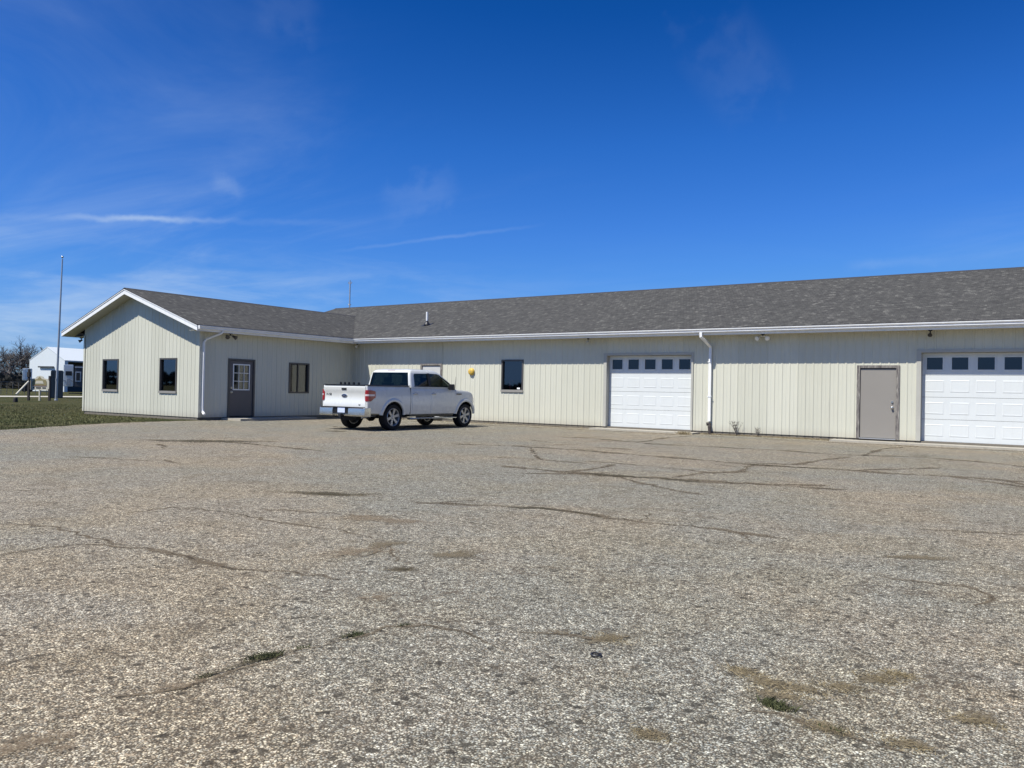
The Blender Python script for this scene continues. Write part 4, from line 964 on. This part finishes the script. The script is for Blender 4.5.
# doors: handles, seams, lower moulding
def side_x(z): 
    w, zb, zt = 1.0, .46, 1.36; h = ring_side(w, zb, zt)
    pts = [(zz, xx) for xx, zz in h[1:10]]
    for (a, xa), (b, xb) in zip(pts[:-1], pts[1:]):
        if a <= z <= b: return xa+(xb-xa)*(z-a)/(b-a+1e-9)
    return 1.0
for s in (-1, 1):
    for y0, y1, ar in ((.86, 1.775, 'r'), (1.79, 3.02, 'f')):
        mb = MB(); zs = [.50, .56, .64, .80, .90, 1.0, 1.10, 1.20, 1.30, 1.352]
        vs = []; fs = []
        ys_ = [y0, y0+.01, (y0+y1)/2, y1-.01, y1]
        for z in zs:
            for j, y in enumerate(ys_): vs.append((s*(side_x(z)+(.0075 if 0 < j < 4 else -.004)), y, z))
        for i in range(len(zs)-1):
            for j in range(4): fs.append((i*5+j, i*5+j+1, (i+1)*5+j+1, (i+1)*5+j))
        mb.mesh(vs, fs); dr = tb(mb, 'door', 'truck_paint')
        hy = y0+.14
        mb = MB(); xx = side_x(1.20)+.008
        mb.tube([(s*xx, hy-.10, 1.145), (s*(xx+.035), hy-.07, 1.15), (s*(xx+.038), hy+.07, 1.15), (s*xx, hy+.10, 1.145)], .018, 10); tb(mb, 'door_handle', 'chrome', dr)
        mb = MB(); mb.tube([(s*(xx-.003), hy, 1.145), (s*(xx+.001), hy, 1.145)], .055, 16); tb(mb, 'handle_cup', 'black', dr)
    # cab / bed gap
    mb = MB(); mb.box(s*.90, s*.975, .776, .799, .50, 1.34); tb(mb, 'cab_gap', 'black_trim', low)
    # mirrors
    mb = MB(); c0 = Vector((s*1.09, 2.74, 1.38)); 
    mb.box(c0.x-.10, c0.x+.10, 2.70, 2.81, 1.29, 1.49); mir = tb(mb, 'side_mirror', 'black', smooth=None)
    bv = mir.modifiers.new('bevel', 'BEVEL'); bv.width = .03; bv.segments = 3
    mb = MB(); mb.tube([(s*.92, 2.76, 1.36), (s*1.04, 2.76, 1.37)], .035, 10); tb(mb, 'mirror_arm', 'black', mir)
    mb = MB(); mb.box(c0.x-.085, c0.x+.085, 2.692, 2.698, 1.31, 1.47); tb(mb, 'mirror_glass', 'black_trim', mir)
    # running board
    mb = MB(); mb.tube([(s*1.0, .70, .34), (s*1.02, .80, .34), (s*1.02, 3.0, .34), (s*1.0, 3.08, .34)], .055, 14)
    for i, v in enumerate(mb.v): mb.v[i] = (s*1.02+(v[0]-s*1.02)*1.4, v[1], .35+(v[2]-.34)*.6)
    tb(mb, 'running_board', 'chrome')
    # arch lips
    for cy_ in (FA, RA):
        mb = MB(); pts = []
        for k in range(25):
            a = RAD(6+168*k/24); 
            pts.append((a, cy_+.525*cos(a), .42+.525*sin(a)))
        vs = []; fs = []
        for a, y, z in pts:
            for dr_, dx in ((-.05, -.03), (-.05, .018), (-.012, .030), (.04, .020), (.075, -.02)):
                rr = .525+dr_; zz = .42+rr*sin(a); xx = (side_x(max(.50, min(1.3, zz))))+dx
                vs.append((s*xx, cy_+rr*cos(a), zz))
        for i in range(24):
            for j in range(4): fs.append((i*5+j, i*5+j+1, (i+1)*5+j+1, (i+1)*5+j))
        mb.mesh(vs, fs); tb(mb, 'wheel_arch', 'truck_paint', low if cy_ == FA else bed, smooth=50)
        mb = MB()
        vs = []; fs = []
        for k in range(17):
            a = RAD(6+168*k/16); vs += [(s*.56, cy_+.492*cos(a), .42+.492*sin(a)), (s*.965, cy_+.492*cos(a), .42+.492*sin(a))]
        for i in range(16): fs.append((2*i, 2*i+1, 2*i+3, 2*i+2))
        mb.mesh(vs, fs); tb(mb, 'wheel_well', 'black_trim', low if cy_ == FA else bed)
# hood seam and bulge, wipers, aerial
mb = MB(); mb.tube([(.80, 3.30, 1.30), (.83, 3.29, 1.62), (.845, 3.285, 1.75)], [.012, .006, .004], 6); tb(mb, 'aerial', 'black')
mb = MB(); mb.box(-.84, .84, 3.02, 3.14, 1.352, 1.372); tb(mb, 'cowl', 'black_trim', low)
for s in (-1, 1):
    mb = MB(); mb.box(s*1.000, s*1.010, 3.15, 3.42, 1.135, 1.175); tb(mb, 'fender_badge', 'black', low)
# chassis
mb = MB(); mb.box(-.50, -.40, -1.15, 4.3, .40, .54); mb.box(.40, .50, -1.15, 4.3, .40, .54); mb.box(-.88, .88, .9, 3.1, .40, .47); mb.box(-.7, .7, 3.0, 4.35, .36, .50); mb.box(-.85, .85, -1.1, -.55, .48, .56); mb.box(-.62, .62, .5, .8, .42, .6)
ch = tb(mb, 'chassis', 'black_trim')
mb = MB(); mb.tube([(-.85, RA, .40), (.85, RA, .40)], .055, 14); mb.lathe([(0, -.15), (.10, -.14), (.15, -.04), (.15, .06), (.09, .15), (0, .15)], (0, RA, .40), 'Y', 20); tb(mb, 'axle', 'black', ch)
mb = MB(); mb.tube([(-.8, FA, .40), (.8, FA, .40)], .05, 12); tb(mb, 'axle', 'black', ch)
mb = MB(); mb.tube([(.62, -1.02, .40), (.60, -.55, .45), (.45, .3, .48)], .035, 12); mb.tube([(.42, .35, .46), (.42, 1.2, .46)], .10, 16); tb(mb, 'exhaust', 'galv', ch)
mb = MB(); mb.lathe([(0, -.10), (.30, -.09), (.33, -.03), (.33, .03), (.30, .09), (0, .10)], (0, -.78, .40), 'Z', 28); 
for i, v in enumerate(mb.v): mb.v[i] = (v[0], v[1], v[2])
sp = tb(mb, 'spare_wheel', 'rubber', ch)
# wheels
def wheel(cx_, cy_, s):
    R, Wd = .405, .28; w = empty('wheel', (cx_, cy_, .405), None, None); w.parent = T; w['_local'] = 1
    tp = [(.285, -.13), (.33, -.14), (.375, -.14), (.395, -.125), (.405, -.09), (.405, -.03), (.398, -.027), (.398, -.021), (.405, -.018), (.405, .018), (.398, .021), (.398, .027), (.405, .03), (.405, .09), (.395, .125), (.375, .14), (.33, .14), (.285, .13), (.27, .10), (.27, -.10)]
    mb = MB(); mb.lathe([(r, s*h) for r, h in tp], (0, 0, 0), 'X', 56, closed=True); tb(mb, 'tyre', 'rubber', w, smooth=35)
    mb = MB(); mb.lathe([(r, s*h) for r, h in [(.275, -.10), (.283, .125), (.272, .136), (.258, .130), (.252, .095), (.245, -.10)]], (0, 0, 0), 'X', 48, closed=True)
    for k in range(6):
        a = 2*pi*k/6+.26
        A = Vector((0, cos(a), sin(a))); Bv = Vector((0, -sin(a), cos(a)))
        p0 = A*.05; p1 = A*.264; wv = Bv*.030; wv2 = Bv*.047; xs0, xs1 = s*.105, s*.122; X_ = Vector((1, 0, 0))
        mb.mesh([p0-wv+X_*(xs0-s*.03), p0+wv+X_*(xs0-s*.03), p1+wv2+X_*(xs1-s*.04), p1-wv2+X_*(xs1-s*.04), p0-wv+X_*xs0, p0+wv+X_*xs0, p1+wv2+X_*xs1, p1-wv2+X_*xs1],
                [(0, 1, 2, 3), (4, 7, 6, 5), (0, 4, 5, 1), (1, 5, 6, 2), (2, 6, 7, 3), (3, 7, 4, 0)])
    mb.lathe([(r, s*h) for r, h in [(0, .118), (.035, .118), (.045, .108), (.085, .104), (.088, .06), (0, .06)]], (0, 0, 0), 'X', 24)
    tb(mb, 'rim', 'rim', w, smooth=35)
    mb = MB(); mb.lathe([(r, s*h) for r, h in [(0, .035), (.20, .035), (.246, .03), (.246, .01), (0, .01)]], (0, 0, 0), 'X', 32); tb(mb, 'brake_disc', 'black', w)
    return w
for s in (-1, 1):
    for cy_ in (FA, RA): wheel(s*.845, cy_, s)

# ---------------------------------------------------------------- foliage on the ground
def blades(mb, n, area, h, w, lean=.5, z0=0):
    for _ in range(n):
        x, y = area(); a = random.uniform(0, 2*pi); hh = h*random.uniform(.4, 1.15); d = Vector((cos(a), sin(a), 0))*w*.5; l = Vector((random.gauss(0, 1), random.gauss(0, 1), 0))*lean*hh*.6
        p = Vector((x, y, z0)); mb.face([p-d, p+d, p+d*.5+l*.4+Vector((0, 0, hh*.6)), p+l+Vector((0, 0, hh))])
def inlawn():
    while 1:
        if random.random() < .7: t = random.random(); x, y = -25-random.random()**1.5*22, 6+random.random()*22
        else:
            i = random.randrange(len(full)-1); t = random.random(); a, b = full[i], full[i+1]; x = a[0]+(b[0]-a[0])*t-abs(random.gauss(0, .5))+.12; y = a[1]+(b[1]-a[1])*t
        if y > YC-.02 and XL-.02 < x < XW+.1: continue
        # left of the lot edge
        ex = None
        for (p, q) in zip(full[:-1], full[1:]):
            if min(p[1], q[1]) <= y <= max(p[1], q[1]): ex = p[0]+(q[0]-p[0])*(y-p[1])/(q[1]-p[1]+1e-9)
        if ex is None: ex = -24.9
        if x > ex+random.gauss(0, .10): continue
        return x, y
mb = MB(); blades(mb, 36000, inlawn, .055, .022, .8, -.03)
tag(mb.build('lawn_grass', 'blade', fix=False), None, None, None, 'stuff')
def tuft(cx_, cy_, r, n, h, mat, label, cat='grass tuft', group='grass tufts growing in the cracks', w=.006, el=1.0, ang=0):
    mb = MB()
    def ar():
        a = random.uniform(0, 2*pi); q = r*math.sqrt(random.random())*random.uniform(.5, 1); x, y = q*cos(a), q*sin(a)*el
        return cx_+x*cos(ang)-y*sin(ang), cy_+x*sin(ang)+y*cos(ang)
    blades(mb, n, ar, h, w, 1.0); o = mb.build('grass_tuft', mat, None, loc=(cx_, cy_, 0), fix=False); return tag(o, label, cat, group)
tuft(-3.005, 2.42, .11, 260, .030, 'tuft_green', 'dark green tuft in the middle of the long diagonal crack', el=.35, ang=1.25, w=.004)
tuft(-2.925, 2.92, .09, 150, .022, 'tuft_green', 'smaller green tuft farther up the diagonal crack', el=.35, ang=1.2, w=.004)
tuft(-2.98, 2.64, .06, 50, .015, 'tuft_green', 'thin grass sprigs between the two green tufts of the diagonal crack', el=.3, ang=1.35, w=.004)
tuft(-2.84, 3.2, .06, 60, .015, 'tuft_green', 'farthest grass sprigs, where the diagonal crack bends right', el=.3, ang=1.2, w=.004)
tuft(-3.02, 2.12, .07, 60, .018, 'tuft_green', 'sparse tiny tuft at the near end of the diagonal crack', el=.35, ang=1.3, w=.004)
tuft(-.90, 3.30, .095, 300, .030, 'tuft_green', 'dark green tuft under the straw-coloured patch at lower right', el=.45, ang=-.2, w=.004)
tuft(-9.40, 23.62, .28, 260, .10, 'tuft_straw', 'straw-coloured dead grass clump at the right foot of the first garage door', w=.010, el=.4)
tuft(-.66, 3.20, .07, 60, .018, 'tuft_green', 'low sparse tuft at the bottom right of the lot', el=.4, w=.004)
mb = MB()
def stray():
    c = random.choice([(-1.13, 3.62, .09), (-1.0, 3.56, .12), (-.86, 3.56, .12), (-.72, 3.69, .12), (-.61, 3.9, .12), (-.55, 4.02, .08), (-.92, 3.45, .12), (-.68, 3.21, .10), (-.41, 3.23, .09), (-.21, 3.64, .10), (-1.21, 2.74, .07), (-1.85, 3.68, .12)])
    return c[0]+random.gauss(0, c[2]*.55), c[1]+random.gauss(0, c[2]*.32)
blades(mb, 3400, stray, .013, .0028, 2.4); tag(mb.build('dry_grass', 'tuft_straw', fix=False), None, None, None, 'stuff')
# foot-of-wall litter: low dry grass along the foundation
mb = MB(); blades(mb, 2600, lambda: (random.choice([random.uniform(-24, -13), random.uniform(-9.1, -5.2), random.uniform(-9.1, -5.2)]), YW-.05-abs(random.gauss(0, .10))), .05, .010, 1.4)
blades(mb, 900, lambda: (XW+.06+abs(random.gauss(0, .10)), random.uniform(21.6, 24.3)), .05, .010, 1.4)
tag(mb.build('wall_foot_grass', 'tuft_straw', fix=False), None, None, None, 'stuff')
def weed(x, y, h, n, label):
    mb = MB()
    for k in range(n):
        a = random.uniform(0, 2*pi); p = Vector((x, y, 0)); pts = [p]; d = Vector((cos(a)*.35, sin(a)*.2, 1)).normalized()
        for i in range(4): p = p+d*h/4; d = (d+Vector((random.gauss(0, .22), random.gauss(0, .15), 0))).normalized(); pts.append(p)
        mb.tube(pts, [.006, .005, .004, .003, .002], 4)
        for q in pts[2:]:
            for _ in range(3): e = q+Vector((random.gauss(0, .05), random.gauss(0, .04), random.uniform(.02, .09))); mb.tube([q, e], [.003, .0015], 3)
    return tag(mb.build('dead_weed', 'bark', None, loc=(x, y, 0)), label, 'weed', 'dead weeds at the foot of the wall')
weed(-7.95, YW-.16, .42, 11, 'taller dead twiggy weed against the wall right of the downspout')
weed(-7.30, YW-.14, .24, 6, 'smaller dead weed against the wall, second to the right of the downspout')
# metal ring lying on the lot
mb = MB(); mb.tube([(-1.78+.024*cos(a*pi/12), 3.40+.024*sin(a*pi/12), .009) for a in range(25)], .0045, 8, cap=False); tag(mb.build('metal_ring', 'black'), 'small dark metal ring lying on the chip-sealed lot', 'ring')

# ---------------------------------------------------------------- things left of the building
r = empty('flagpole', (-57.0, 27.63, -.03), 'tall bare flagpole standing on the lawn left of the wing', 'flagpole')
fx, fy = -57.0, 27.63; tx, ty = -56.90, 27.78
mb = MB(); mb.tube([(fx, fy, -.03), (fx+(tx-fx)*.5, fy+(ty-fy)*.5, 5), (tx, ty, 9.85)], [.080, .062, .040], 14); mb.build('pole', 'galv', r, smooth=40)
mb = MB(); mb.lathe([(0, .12), (.06, .09), (.075, .03), (.06, -.02), (.02, -.05)], (tx, ty, 9.95), 'Z', 16); mb.build('truck', 'brass', r, smooth=50); bpy.data.objects['truck'].name = 'finial'
mb = MB(); mb.lathe([(.0, .08), (.09, .08), (.11, .0), (.11, -.02)], (fx, fy, -.01), 'Z', 18); mb.build('base_collar', 'galv', r)
mb = MB(); mb.box(fx+.06, fx+.14, fy-.1, fy-.06, 1.3, 1.5); mb.build('cleat', 'galv', r)

def P2(u, v, d):
    """a point on the ray of photo position at ground distance d from the camera foot"""
    ray = f_*787.38+r_*(u-512)-u_*(v-384); k = d/math.hypot(ray.x, ray.y); return Vector((ray.x*k, ray.y*k, 1.275+ray.z*k))
# sign board facing the lot; sits square to the drive
sc = P2(39.6, 395, 62); sdv = Vector((r_.x*.95+.1, r_.y*.95, 0)).normalized(); sn = Vector((sdv.y, -sdv.x, 0))
r = empty('entrance_sign', (sc.x, sc.y, 0), 'cream and gold painted sign board hung between two dark posts on the lawn', 'sign')
def SP(a, z, o=0): return (sc.x+sdv.x*a+sn.x*o, sc.y+sdv.y*a+sn.y*o, z+(.14 if z > .5 else 0))
hw = .66
mb = MB(); out = [(-hw, .56), (hw*.85, .54), (hw, .66), (hw, 1.15), (hw*.9, 1.30), (hw*.45, 1.34), (hw*.3, 1.46), (0, 1.52), (-hw*.3, 1.46), (-hw*.45, 1.34), (-hw*.9, 1.30), (-hw, 1.15)]
mb.prism([SP(a, z, -.03) for a, z in out], sn*.06); bd = mb.build('board', 'sign_cream', r)
mb = MB(); mb.prism([SP(a, z, .032) for a, z in [(-.50, .86), (.50, .86), (.50, 1.12), (.42, 1.25), (.16, 1.29), (0, 1.46), (-.16, 1.29), (-.42, 1.25), (-.50, 1.12)]], sn*.01); mb.build('crest', 'sign_gold', bd)
mb = MB(); mb.prism([SP(a, z, .045) for a, z in [(-.30, .98), (.30, .98), (.22, 1.18), (-.22, 1.18)]], sn*.008); mb.build('crest_centre', 'sign_cream', bd)
mb = MB(); mb.prism([SP(a, z, .045) for a, z in [(-.5, .815), (.5, .815), (.5, .84), (-.5, .84)]], sn*.008); mb.build('rule', 'sign_red', bd)
mb = MB()
for a0, a1 in ((-.46, -.34), (-.24, .10), (.20, .44)): mb.prism([SP(a, z, .033) for a, z in [(a0, .66), (a1, .66), (a1, .735), (a0, .735)]], sn*.008)
mb.build('lettering', 'black', bd)
mb = MB(); mb.prism([SP(a, z, -.05) for a, z in [(-.05, -.03), (.03, -.03), (.03, .62), (-.05, .62)]], sn*.08); mb.build('post', 'sign_cream', r)
for (a, zt, o) in ((-.66, 1.95, .10), (.66, 1.52, -.1)):
    mb = MB(); mb.prism([SP(a-.06, -.03, o), SP(a+.06, -.03, o), SP(a+.06, zt, o), SP(a-.06, zt, o)], sn*.12); mb.build('post', 'dark_wood', r)
mb = MB(); mb.prism([SP(-.74, 1.42, .06), SP(-.58, 1.42, .06), SP(-.58, 1.74, .06), SP(-.74, 1.74, .06)], sn*.20); mb.build('post_box', 'dark_wood', r)
# leaning brace pole with its foot anchor
a0 = P2(16, 394.5, 60); a1 = P2(28.5, 381.5, 61.5); a0.z = max(a0.z, .05)
r = empty('leaning_pole', tuple(a0), 'pale pole leaning toward the dark post left of the sign', 'pole')
mb = MB(); mb.tube([a0, a1], .055, 10); mb.build('shaft', 'sign_cream', r)
an = P2(15.5, 400, 57); an.z = -.03
mb = MB(); mb.lathe([(0, .30), (.09, .30), (.12, .25), (.13, .0)], an, 'Z', 12); tag(mb.build('lawn_stump', 'dark_wood', None, loc=tuple(an)), 'squat dark stump with a pale cap in the lawn', 'stump')
bpy.data.objects['lawn_stump'].location = an

# white pole building across the drive
def far_frame(u, d):
    c = P2(u, 384, d); c.z = -.03; v = Vector((c.x, c.y, 0)).normalized(); return c, Vector((v.y, -v.x, 0)), v   # position, right, away
c0, rt, aw = far_frame(29, 122)
ga = (rt*cos(RAD(52))-aw*sin(RAD(52))).normalized(); lo_ = (rt*sin(RAD(52))+aw*cos(RAD(52))).normalized()
WB = empty('pole_barn', tuple(c0), 'white metal pole barn with shallow gable and open bay across the drive', 'barn')
gw_, ln = 6.3, 26.0; he, hr = 4.05, 5.75
def GP(a, b, z): p = c0+ga*a+lo_*b; return (p.x, p.y, z-.03)
mb = MB(); mb.prism([GP(0, 0, 0), GP(gw_, 0, 0), GP(gw_, 0, he), GP(gw_/2, 0, hr), GP(0, 0, he)], lo_*.1)
mb.prism([GP(gw_, .1, 0), GP(gw_, .5, 0), GP(gw_, .5, he), GP(gw_, .1, he)], -ga*.1); mb.prism([GP(gw_, .5, he-.12), GP(gw_, ln, he-.12), GP(gw_, ln, he), GP(gw_, .5, he)], -ga*.1)
mb.prism([GP(0, .1, 0), GP(0, ln, 0), GP(0, ln, he), GP(0, .1, he)], ga*.1)
mb.build('wall', 'far_white', WB)
mb = MB(); mb.prism([GP(-.06, -.03, he-.03), GP(gw_/2, -.03, hr+.02), GP(gw_+.06, -.03, he-.03), GP(gw_+.06, -.03, he+.05), GP(gw_/2, -.03, hr+.10), GP(-.06, -.03, he+.05)], lo_*(ln+.4)); mb.build('roof', 'far_white', WB)
mb = MB(); mb.prism([GP(gw_-3, .6, 0), GP(gw_-3, ln-.2, 0), GP(gw_-3, ln-.2, he-.15), GP(gw_-3, .6, he-.15)], ga*.1); mb.build('bay_shade_panel', 'far_dark', WB)  # dark sheet set inside the bay to stand for its shade
mb = MB(); mb.prism([GP(2.0, -.12, .1), GP(4.6, -.12, .1), GP(4.6, -.12, 2.75), GP(2.0, -.12, 2.75)], lo_*.1); gd = mb.build('overhead_door', 'far_white', WB)
mb = MB(); mb.prism([GP(1.9, -.3, 3.12), GP(4.5, -.3, 3.12), GP(4.5, -.3, 3.30), GP(1.9, -.3, 3.30)], lo_*.25); mb.build('door_track', 'far_dark', gd)
# enclosed trailer left of the barn
def boxthing(name, u0, u1, v0, v1, d, depth, mat, label, cat, bot=None):
    a, b = P2(u0, v1, d), P2(u1, v1, d); v = Vector((a.x, a.y, 0)).normalized(); zt = P2((u0+u1)/2, v0, d).z; zb_ = max(-.03, P2((u0+u1)/2, v1, d).z) if bot is None else bot
    r = empty(name, ((a.x+b.x)/2, (a.y+b.y)/2, 0), label, cat); a.z = b.z = 0
    mb = MB(); mb.prism([(a.x, a.y, zb_), (b.x, b.y, zb_), (b.x, b.y, zt), (a.x, a.y, zt)], v*depth); o = mb.build('body', mat, r)
    bm = bmesh.new(); bm.from_mesh(o.data); bmesh.ops.bevel(bm, geom=bm.edges[:], offset=.05, segments=2, affect='EDGES'); bm.to_mesh(o.data); bm.free()
    return r, a, b, v, zb_, zt
r, a, b, v, zb_, zt = boxthing('cargo_trailer', 22.2, 32, 368.3, 380.5, 112, 4.2, 'far_white', 'white enclosed trailer parked left of the white barn', 'trailer')
for t in (.25, .8):
    p = a.lerp(b, t); mb = MB(); mb.tube([(p.x, p.y, .32)]+[(p.x+v.x*.25, p.y+v.y*.25, .32)], .35, 18); mb.build('wheel', 'rubber', r)
mb = MB(); e = (b-a).normalized(); p = a.lerp(b, .42); mb.prism([(p.x, p.y, zb_+.1), (b.x, b.y, zb_+.1), (b.x, b.y, zb_+.22), (p.x, p.y, zb_+.22)], -v*.02); mb.build('skirt_trim', 'galv', r)
mb = MB(); p0 = a.lerp(b, .03); p1 = a.lerp(b, .30); mb.prism([(p0.x, p0.y, zb_+.15), (p1.x, p1.y, zb_+.15), (p1.x, p1.y, zt-.12), (p0.x, p0.y, zt-.12)], -v*.03); mb.build('door', 'far_white', r)
# dark green container
r, a, b, v, zb_, zt = boxthing('storage_container', 50.2, 63.0, 370.3, 395, 72, 2.4, 'green_box', 'dark corrugated storage container behind the flagpole', 'container', bot=-.03)
mb = MB()
for k in range(9): p = a.lerp(b, (k+.5)/9); e = (b-a).normalized()*.03; mb.prism([(p.x-e.x, p.y-e.y, .05), (p.x+e.x, p.y+e.y, .05), (p.x+e.x, p.y+e.y, zt-.08), (p.x-e.x, p.y-e.y, zt-.08)], -v*.03)
mb.build('side_panel', 'green_box', r)
# white motor home, nose toward the lot
r, a, b, v, zb_, zt = boxthing('motor_home', 63.2, 73.2, 364.6, 386.5, 100, 8.0, 'far_white', 'white motor home facing the lot with a black windscreen', 'motor home')
def q(t, z, o=.03): p = a.lerp(b, t); return (p.x-v.x*o, p.y-v.y*o, z)
H = zt-zb_
mb = MB(); mb.prism([q(.20, zb_+H*.50), q(.84, zb_+H*.50), q(.84, zb_+H*.70), q(.20, zb_+H*.70)], v*.02); mb.build('windscreen', 'black_trim', r)
for s0, s1 in ((.03, .25), (.75, .97)): mb = MB(); mb.prism([q(s0, zb_+H*.25), q(s1, zb_+H*.20), q(s1, zb_+H*.28), q(s0, zb_+H*.30)], v*.02); mb.build('headlamp', 'galv', r)
mb = MB(); mb.prism([q(.3, zb_+H*.06), q(.7, zb_+H*.06), q(.64, zb_+H*.36), q(.36, zb_+H*.36)], v*.02); mb.build('grille', 'galv', r)
# dark trailer in the open bay
r, a, b, v, zb_, zt = boxthing('box_trailer', 74.4, 90, 365.8, 387, 96, 5.0, 'far_dark', 'dark box trailer with a grey-framed window beside the motor home', 'trailer')
H = zt-zb_
mb = MB(); mb.prism([q(.04, zb_+H*.25), q(.40, zb_+H*.25), q(.40, zb_+H*.72), q(.04, zb_+H*.72)], v*.02); wn = mb.build('window_frame', 'galv', r)
mb = MB(); mb.prism([q(.10, zb_+H*.30, .05), q(.34, zb_+H*.30, .05), q(.34, zb_+H*.67, .05), q(.10, zb_+H*.67, .05)], v*.02); mb.build('pane', 'black_trim', wn)
mb = MB(); mb.prism([q(0, zt-.22), q(1, zt-.22), q(1, zt-.10), q(0, zt-.10)], v*.02); mb.build('trim_band', 'galv', r)
# wire fence at the far side of the field
FL0, FL1 = P2(-30, 384, 88), P2(52, 384, 92)
r = empty('wire_fence', (FL0.x, FL0.y, 0), 'low grey wire fence with thin posts across the field behind the sign', 'fence')
for k in range(15):
    p = FL0.lerp(FL1, k/14); mb = MB(); mb.tube([(p.x, p.y, -.03), (p.x, p.y, 1.20)], .028, 6); mb.build('post', 'wire', r)
mb = MB()
for z in (.3, .6, .9, 1.18): mb.tube([(FL0.x, FL0.y, z), (FL1.x, FL1.y, z)], .014 if z < 1.1 else .03, 4)
mb.build('wire', 'wire', r)
# hedge line and far woods
mb = MB()
for k in range(5200):
    u = random.uniform(-60, 50); d = random.uniform(150, 175); p = P2(u, 384, d); z = abs(random.gauss(0, .9))+.0
    if z > 2.4: continue
    s_ = random.uniform(.2, .55); mb.face([(p.x-s_, p.y, z), (p.x+s_*.6, p.y+s_, z-s_*.3), (p.x+random.uniform(-.4, .4), p.y, z+s_*1.2)])
tag(mb.build('brush_hedge', 'brush', fix=False), None, None, None, 'stuff')
mb = MB()
for k in range(9000):
    a = random.uniform(0, 2*pi); d = random.uniform(560, 640)
    hh = 6+2*sin(a*9)+1.5*sin(a*23+1)+1*sin(a*57); z = random.random()**.8*hh; s_ = random.uniform(1.5, 4.2); x, y = d*cos(a), d*sin(a)
    t_ = Vector((-sin(a), cos(a), 0))*s_
    mb.face([(x-t_.x, y-t_.y, z-s_*.5), (x+t_.x, y+t_.y, z-s_*.4), (x+t_.x*random.uniform(-1, 1), y+t_.y*random.uniform(-1, 1), z+s_*.9)])
tag(mb.build('distant_woods', 'brush', fix=False), None, None, None, 'stuff')
# bare trees
def bare_tree_mesh(seed, H):
    rnd = random.Random(seed); trunk = MB(); crown = MB()
    def grow(p, d, L, r, depth, mbx):
        n = 3; pts = [p]; 
        for i in range(n):
            d = (d+Vector((rnd.gauss(0, .16), rnd.gauss(0, .16), rnd.gauss(.03, .06)))).normalized(); p = p+d*L/n; pts.append(p)
        mbx.tube(pts, [r*(1-.12*i) for i in range(n+1)], 5 if depth < 3 else 3, cap=False)
        if depth >= 6: return
        k = 3 if depth < 5 else 4
        for j in range(k):
            a = rnd.uniform(0, 2*pi); sp = rnd.uniform(.35, .85); o = d.orthogonal().normalized(); o = (Matrix.Rotation(a, 3, d) @ o)
            nd = (d*cos(sp)+o*sin(sp)+Vector((0, 0, .10))).normalized(); q = pts[-1] if j < 2 else pts[rnd.choice((1, 2))]
            grow(q, nd, L*rnd.uniform(.62, .82), r*.60, depth+1, crown)
    grow(Vector((0, 0, -.1)), Vector((0, 0, 1)), H*.26, H*.026, 0, trunk)
    return trunk, crown
protos = []
for i, (seed, H) in enumerate(((3, 10.5), (11, 11.0), (29, 10.0))):
    t, c = bare_tree_mesh(seed, H); r = empty('bare_tree', (0, 0, 0), 'x', 'tree', 'leafless trees at the far left')
    t.build('trunk', 'bark', r, fix=False); c.build('crown', 'bark', r, fix=False); protos.append(r)
spots = [(2, 172, 1.0, 'leafless tree at the far left edge'), (14, 165, 1.03, 'leafless tree just right of the leftmost one, in front of the brush'), (27, 168, 1.20, 'tallest leafless tree, rising left of the white barn'), (38, 190, 1.18, 'leafless tree partly hidden behind the white barn gable'), (-12, 170, 1.1, 'leafless tree just outside the left edge'), (8, 205, 1.05, 'paler leafless tree set back between the two leftmost trees'), (20, 200, 1.15, 'leafless tree set back behind the tallest one'), (47, 215, 1.1, 'leafless tree top showing over the barn roof')]
for i, (u, d, s_, lab) in enumerate(spots):
    if i < 3: o = protos[i]
    else:
        src = protos[i % 3]; o = src.copy(); COL.objects.link(o)
        for ch in src.children: cc = ch.copy(); COL.objects.link(cc); cc.parent = o
    p = P2(u, 384, d); o.location = (p.x, p.y, -.1); o.scale = (s_, s_, s_*.92); o.rotation_euler[2] = i*1.3; o['label'] = lab

# tidy helper flags
for o in bpy.data.objects:
    if '_local' in o: del o['_local']
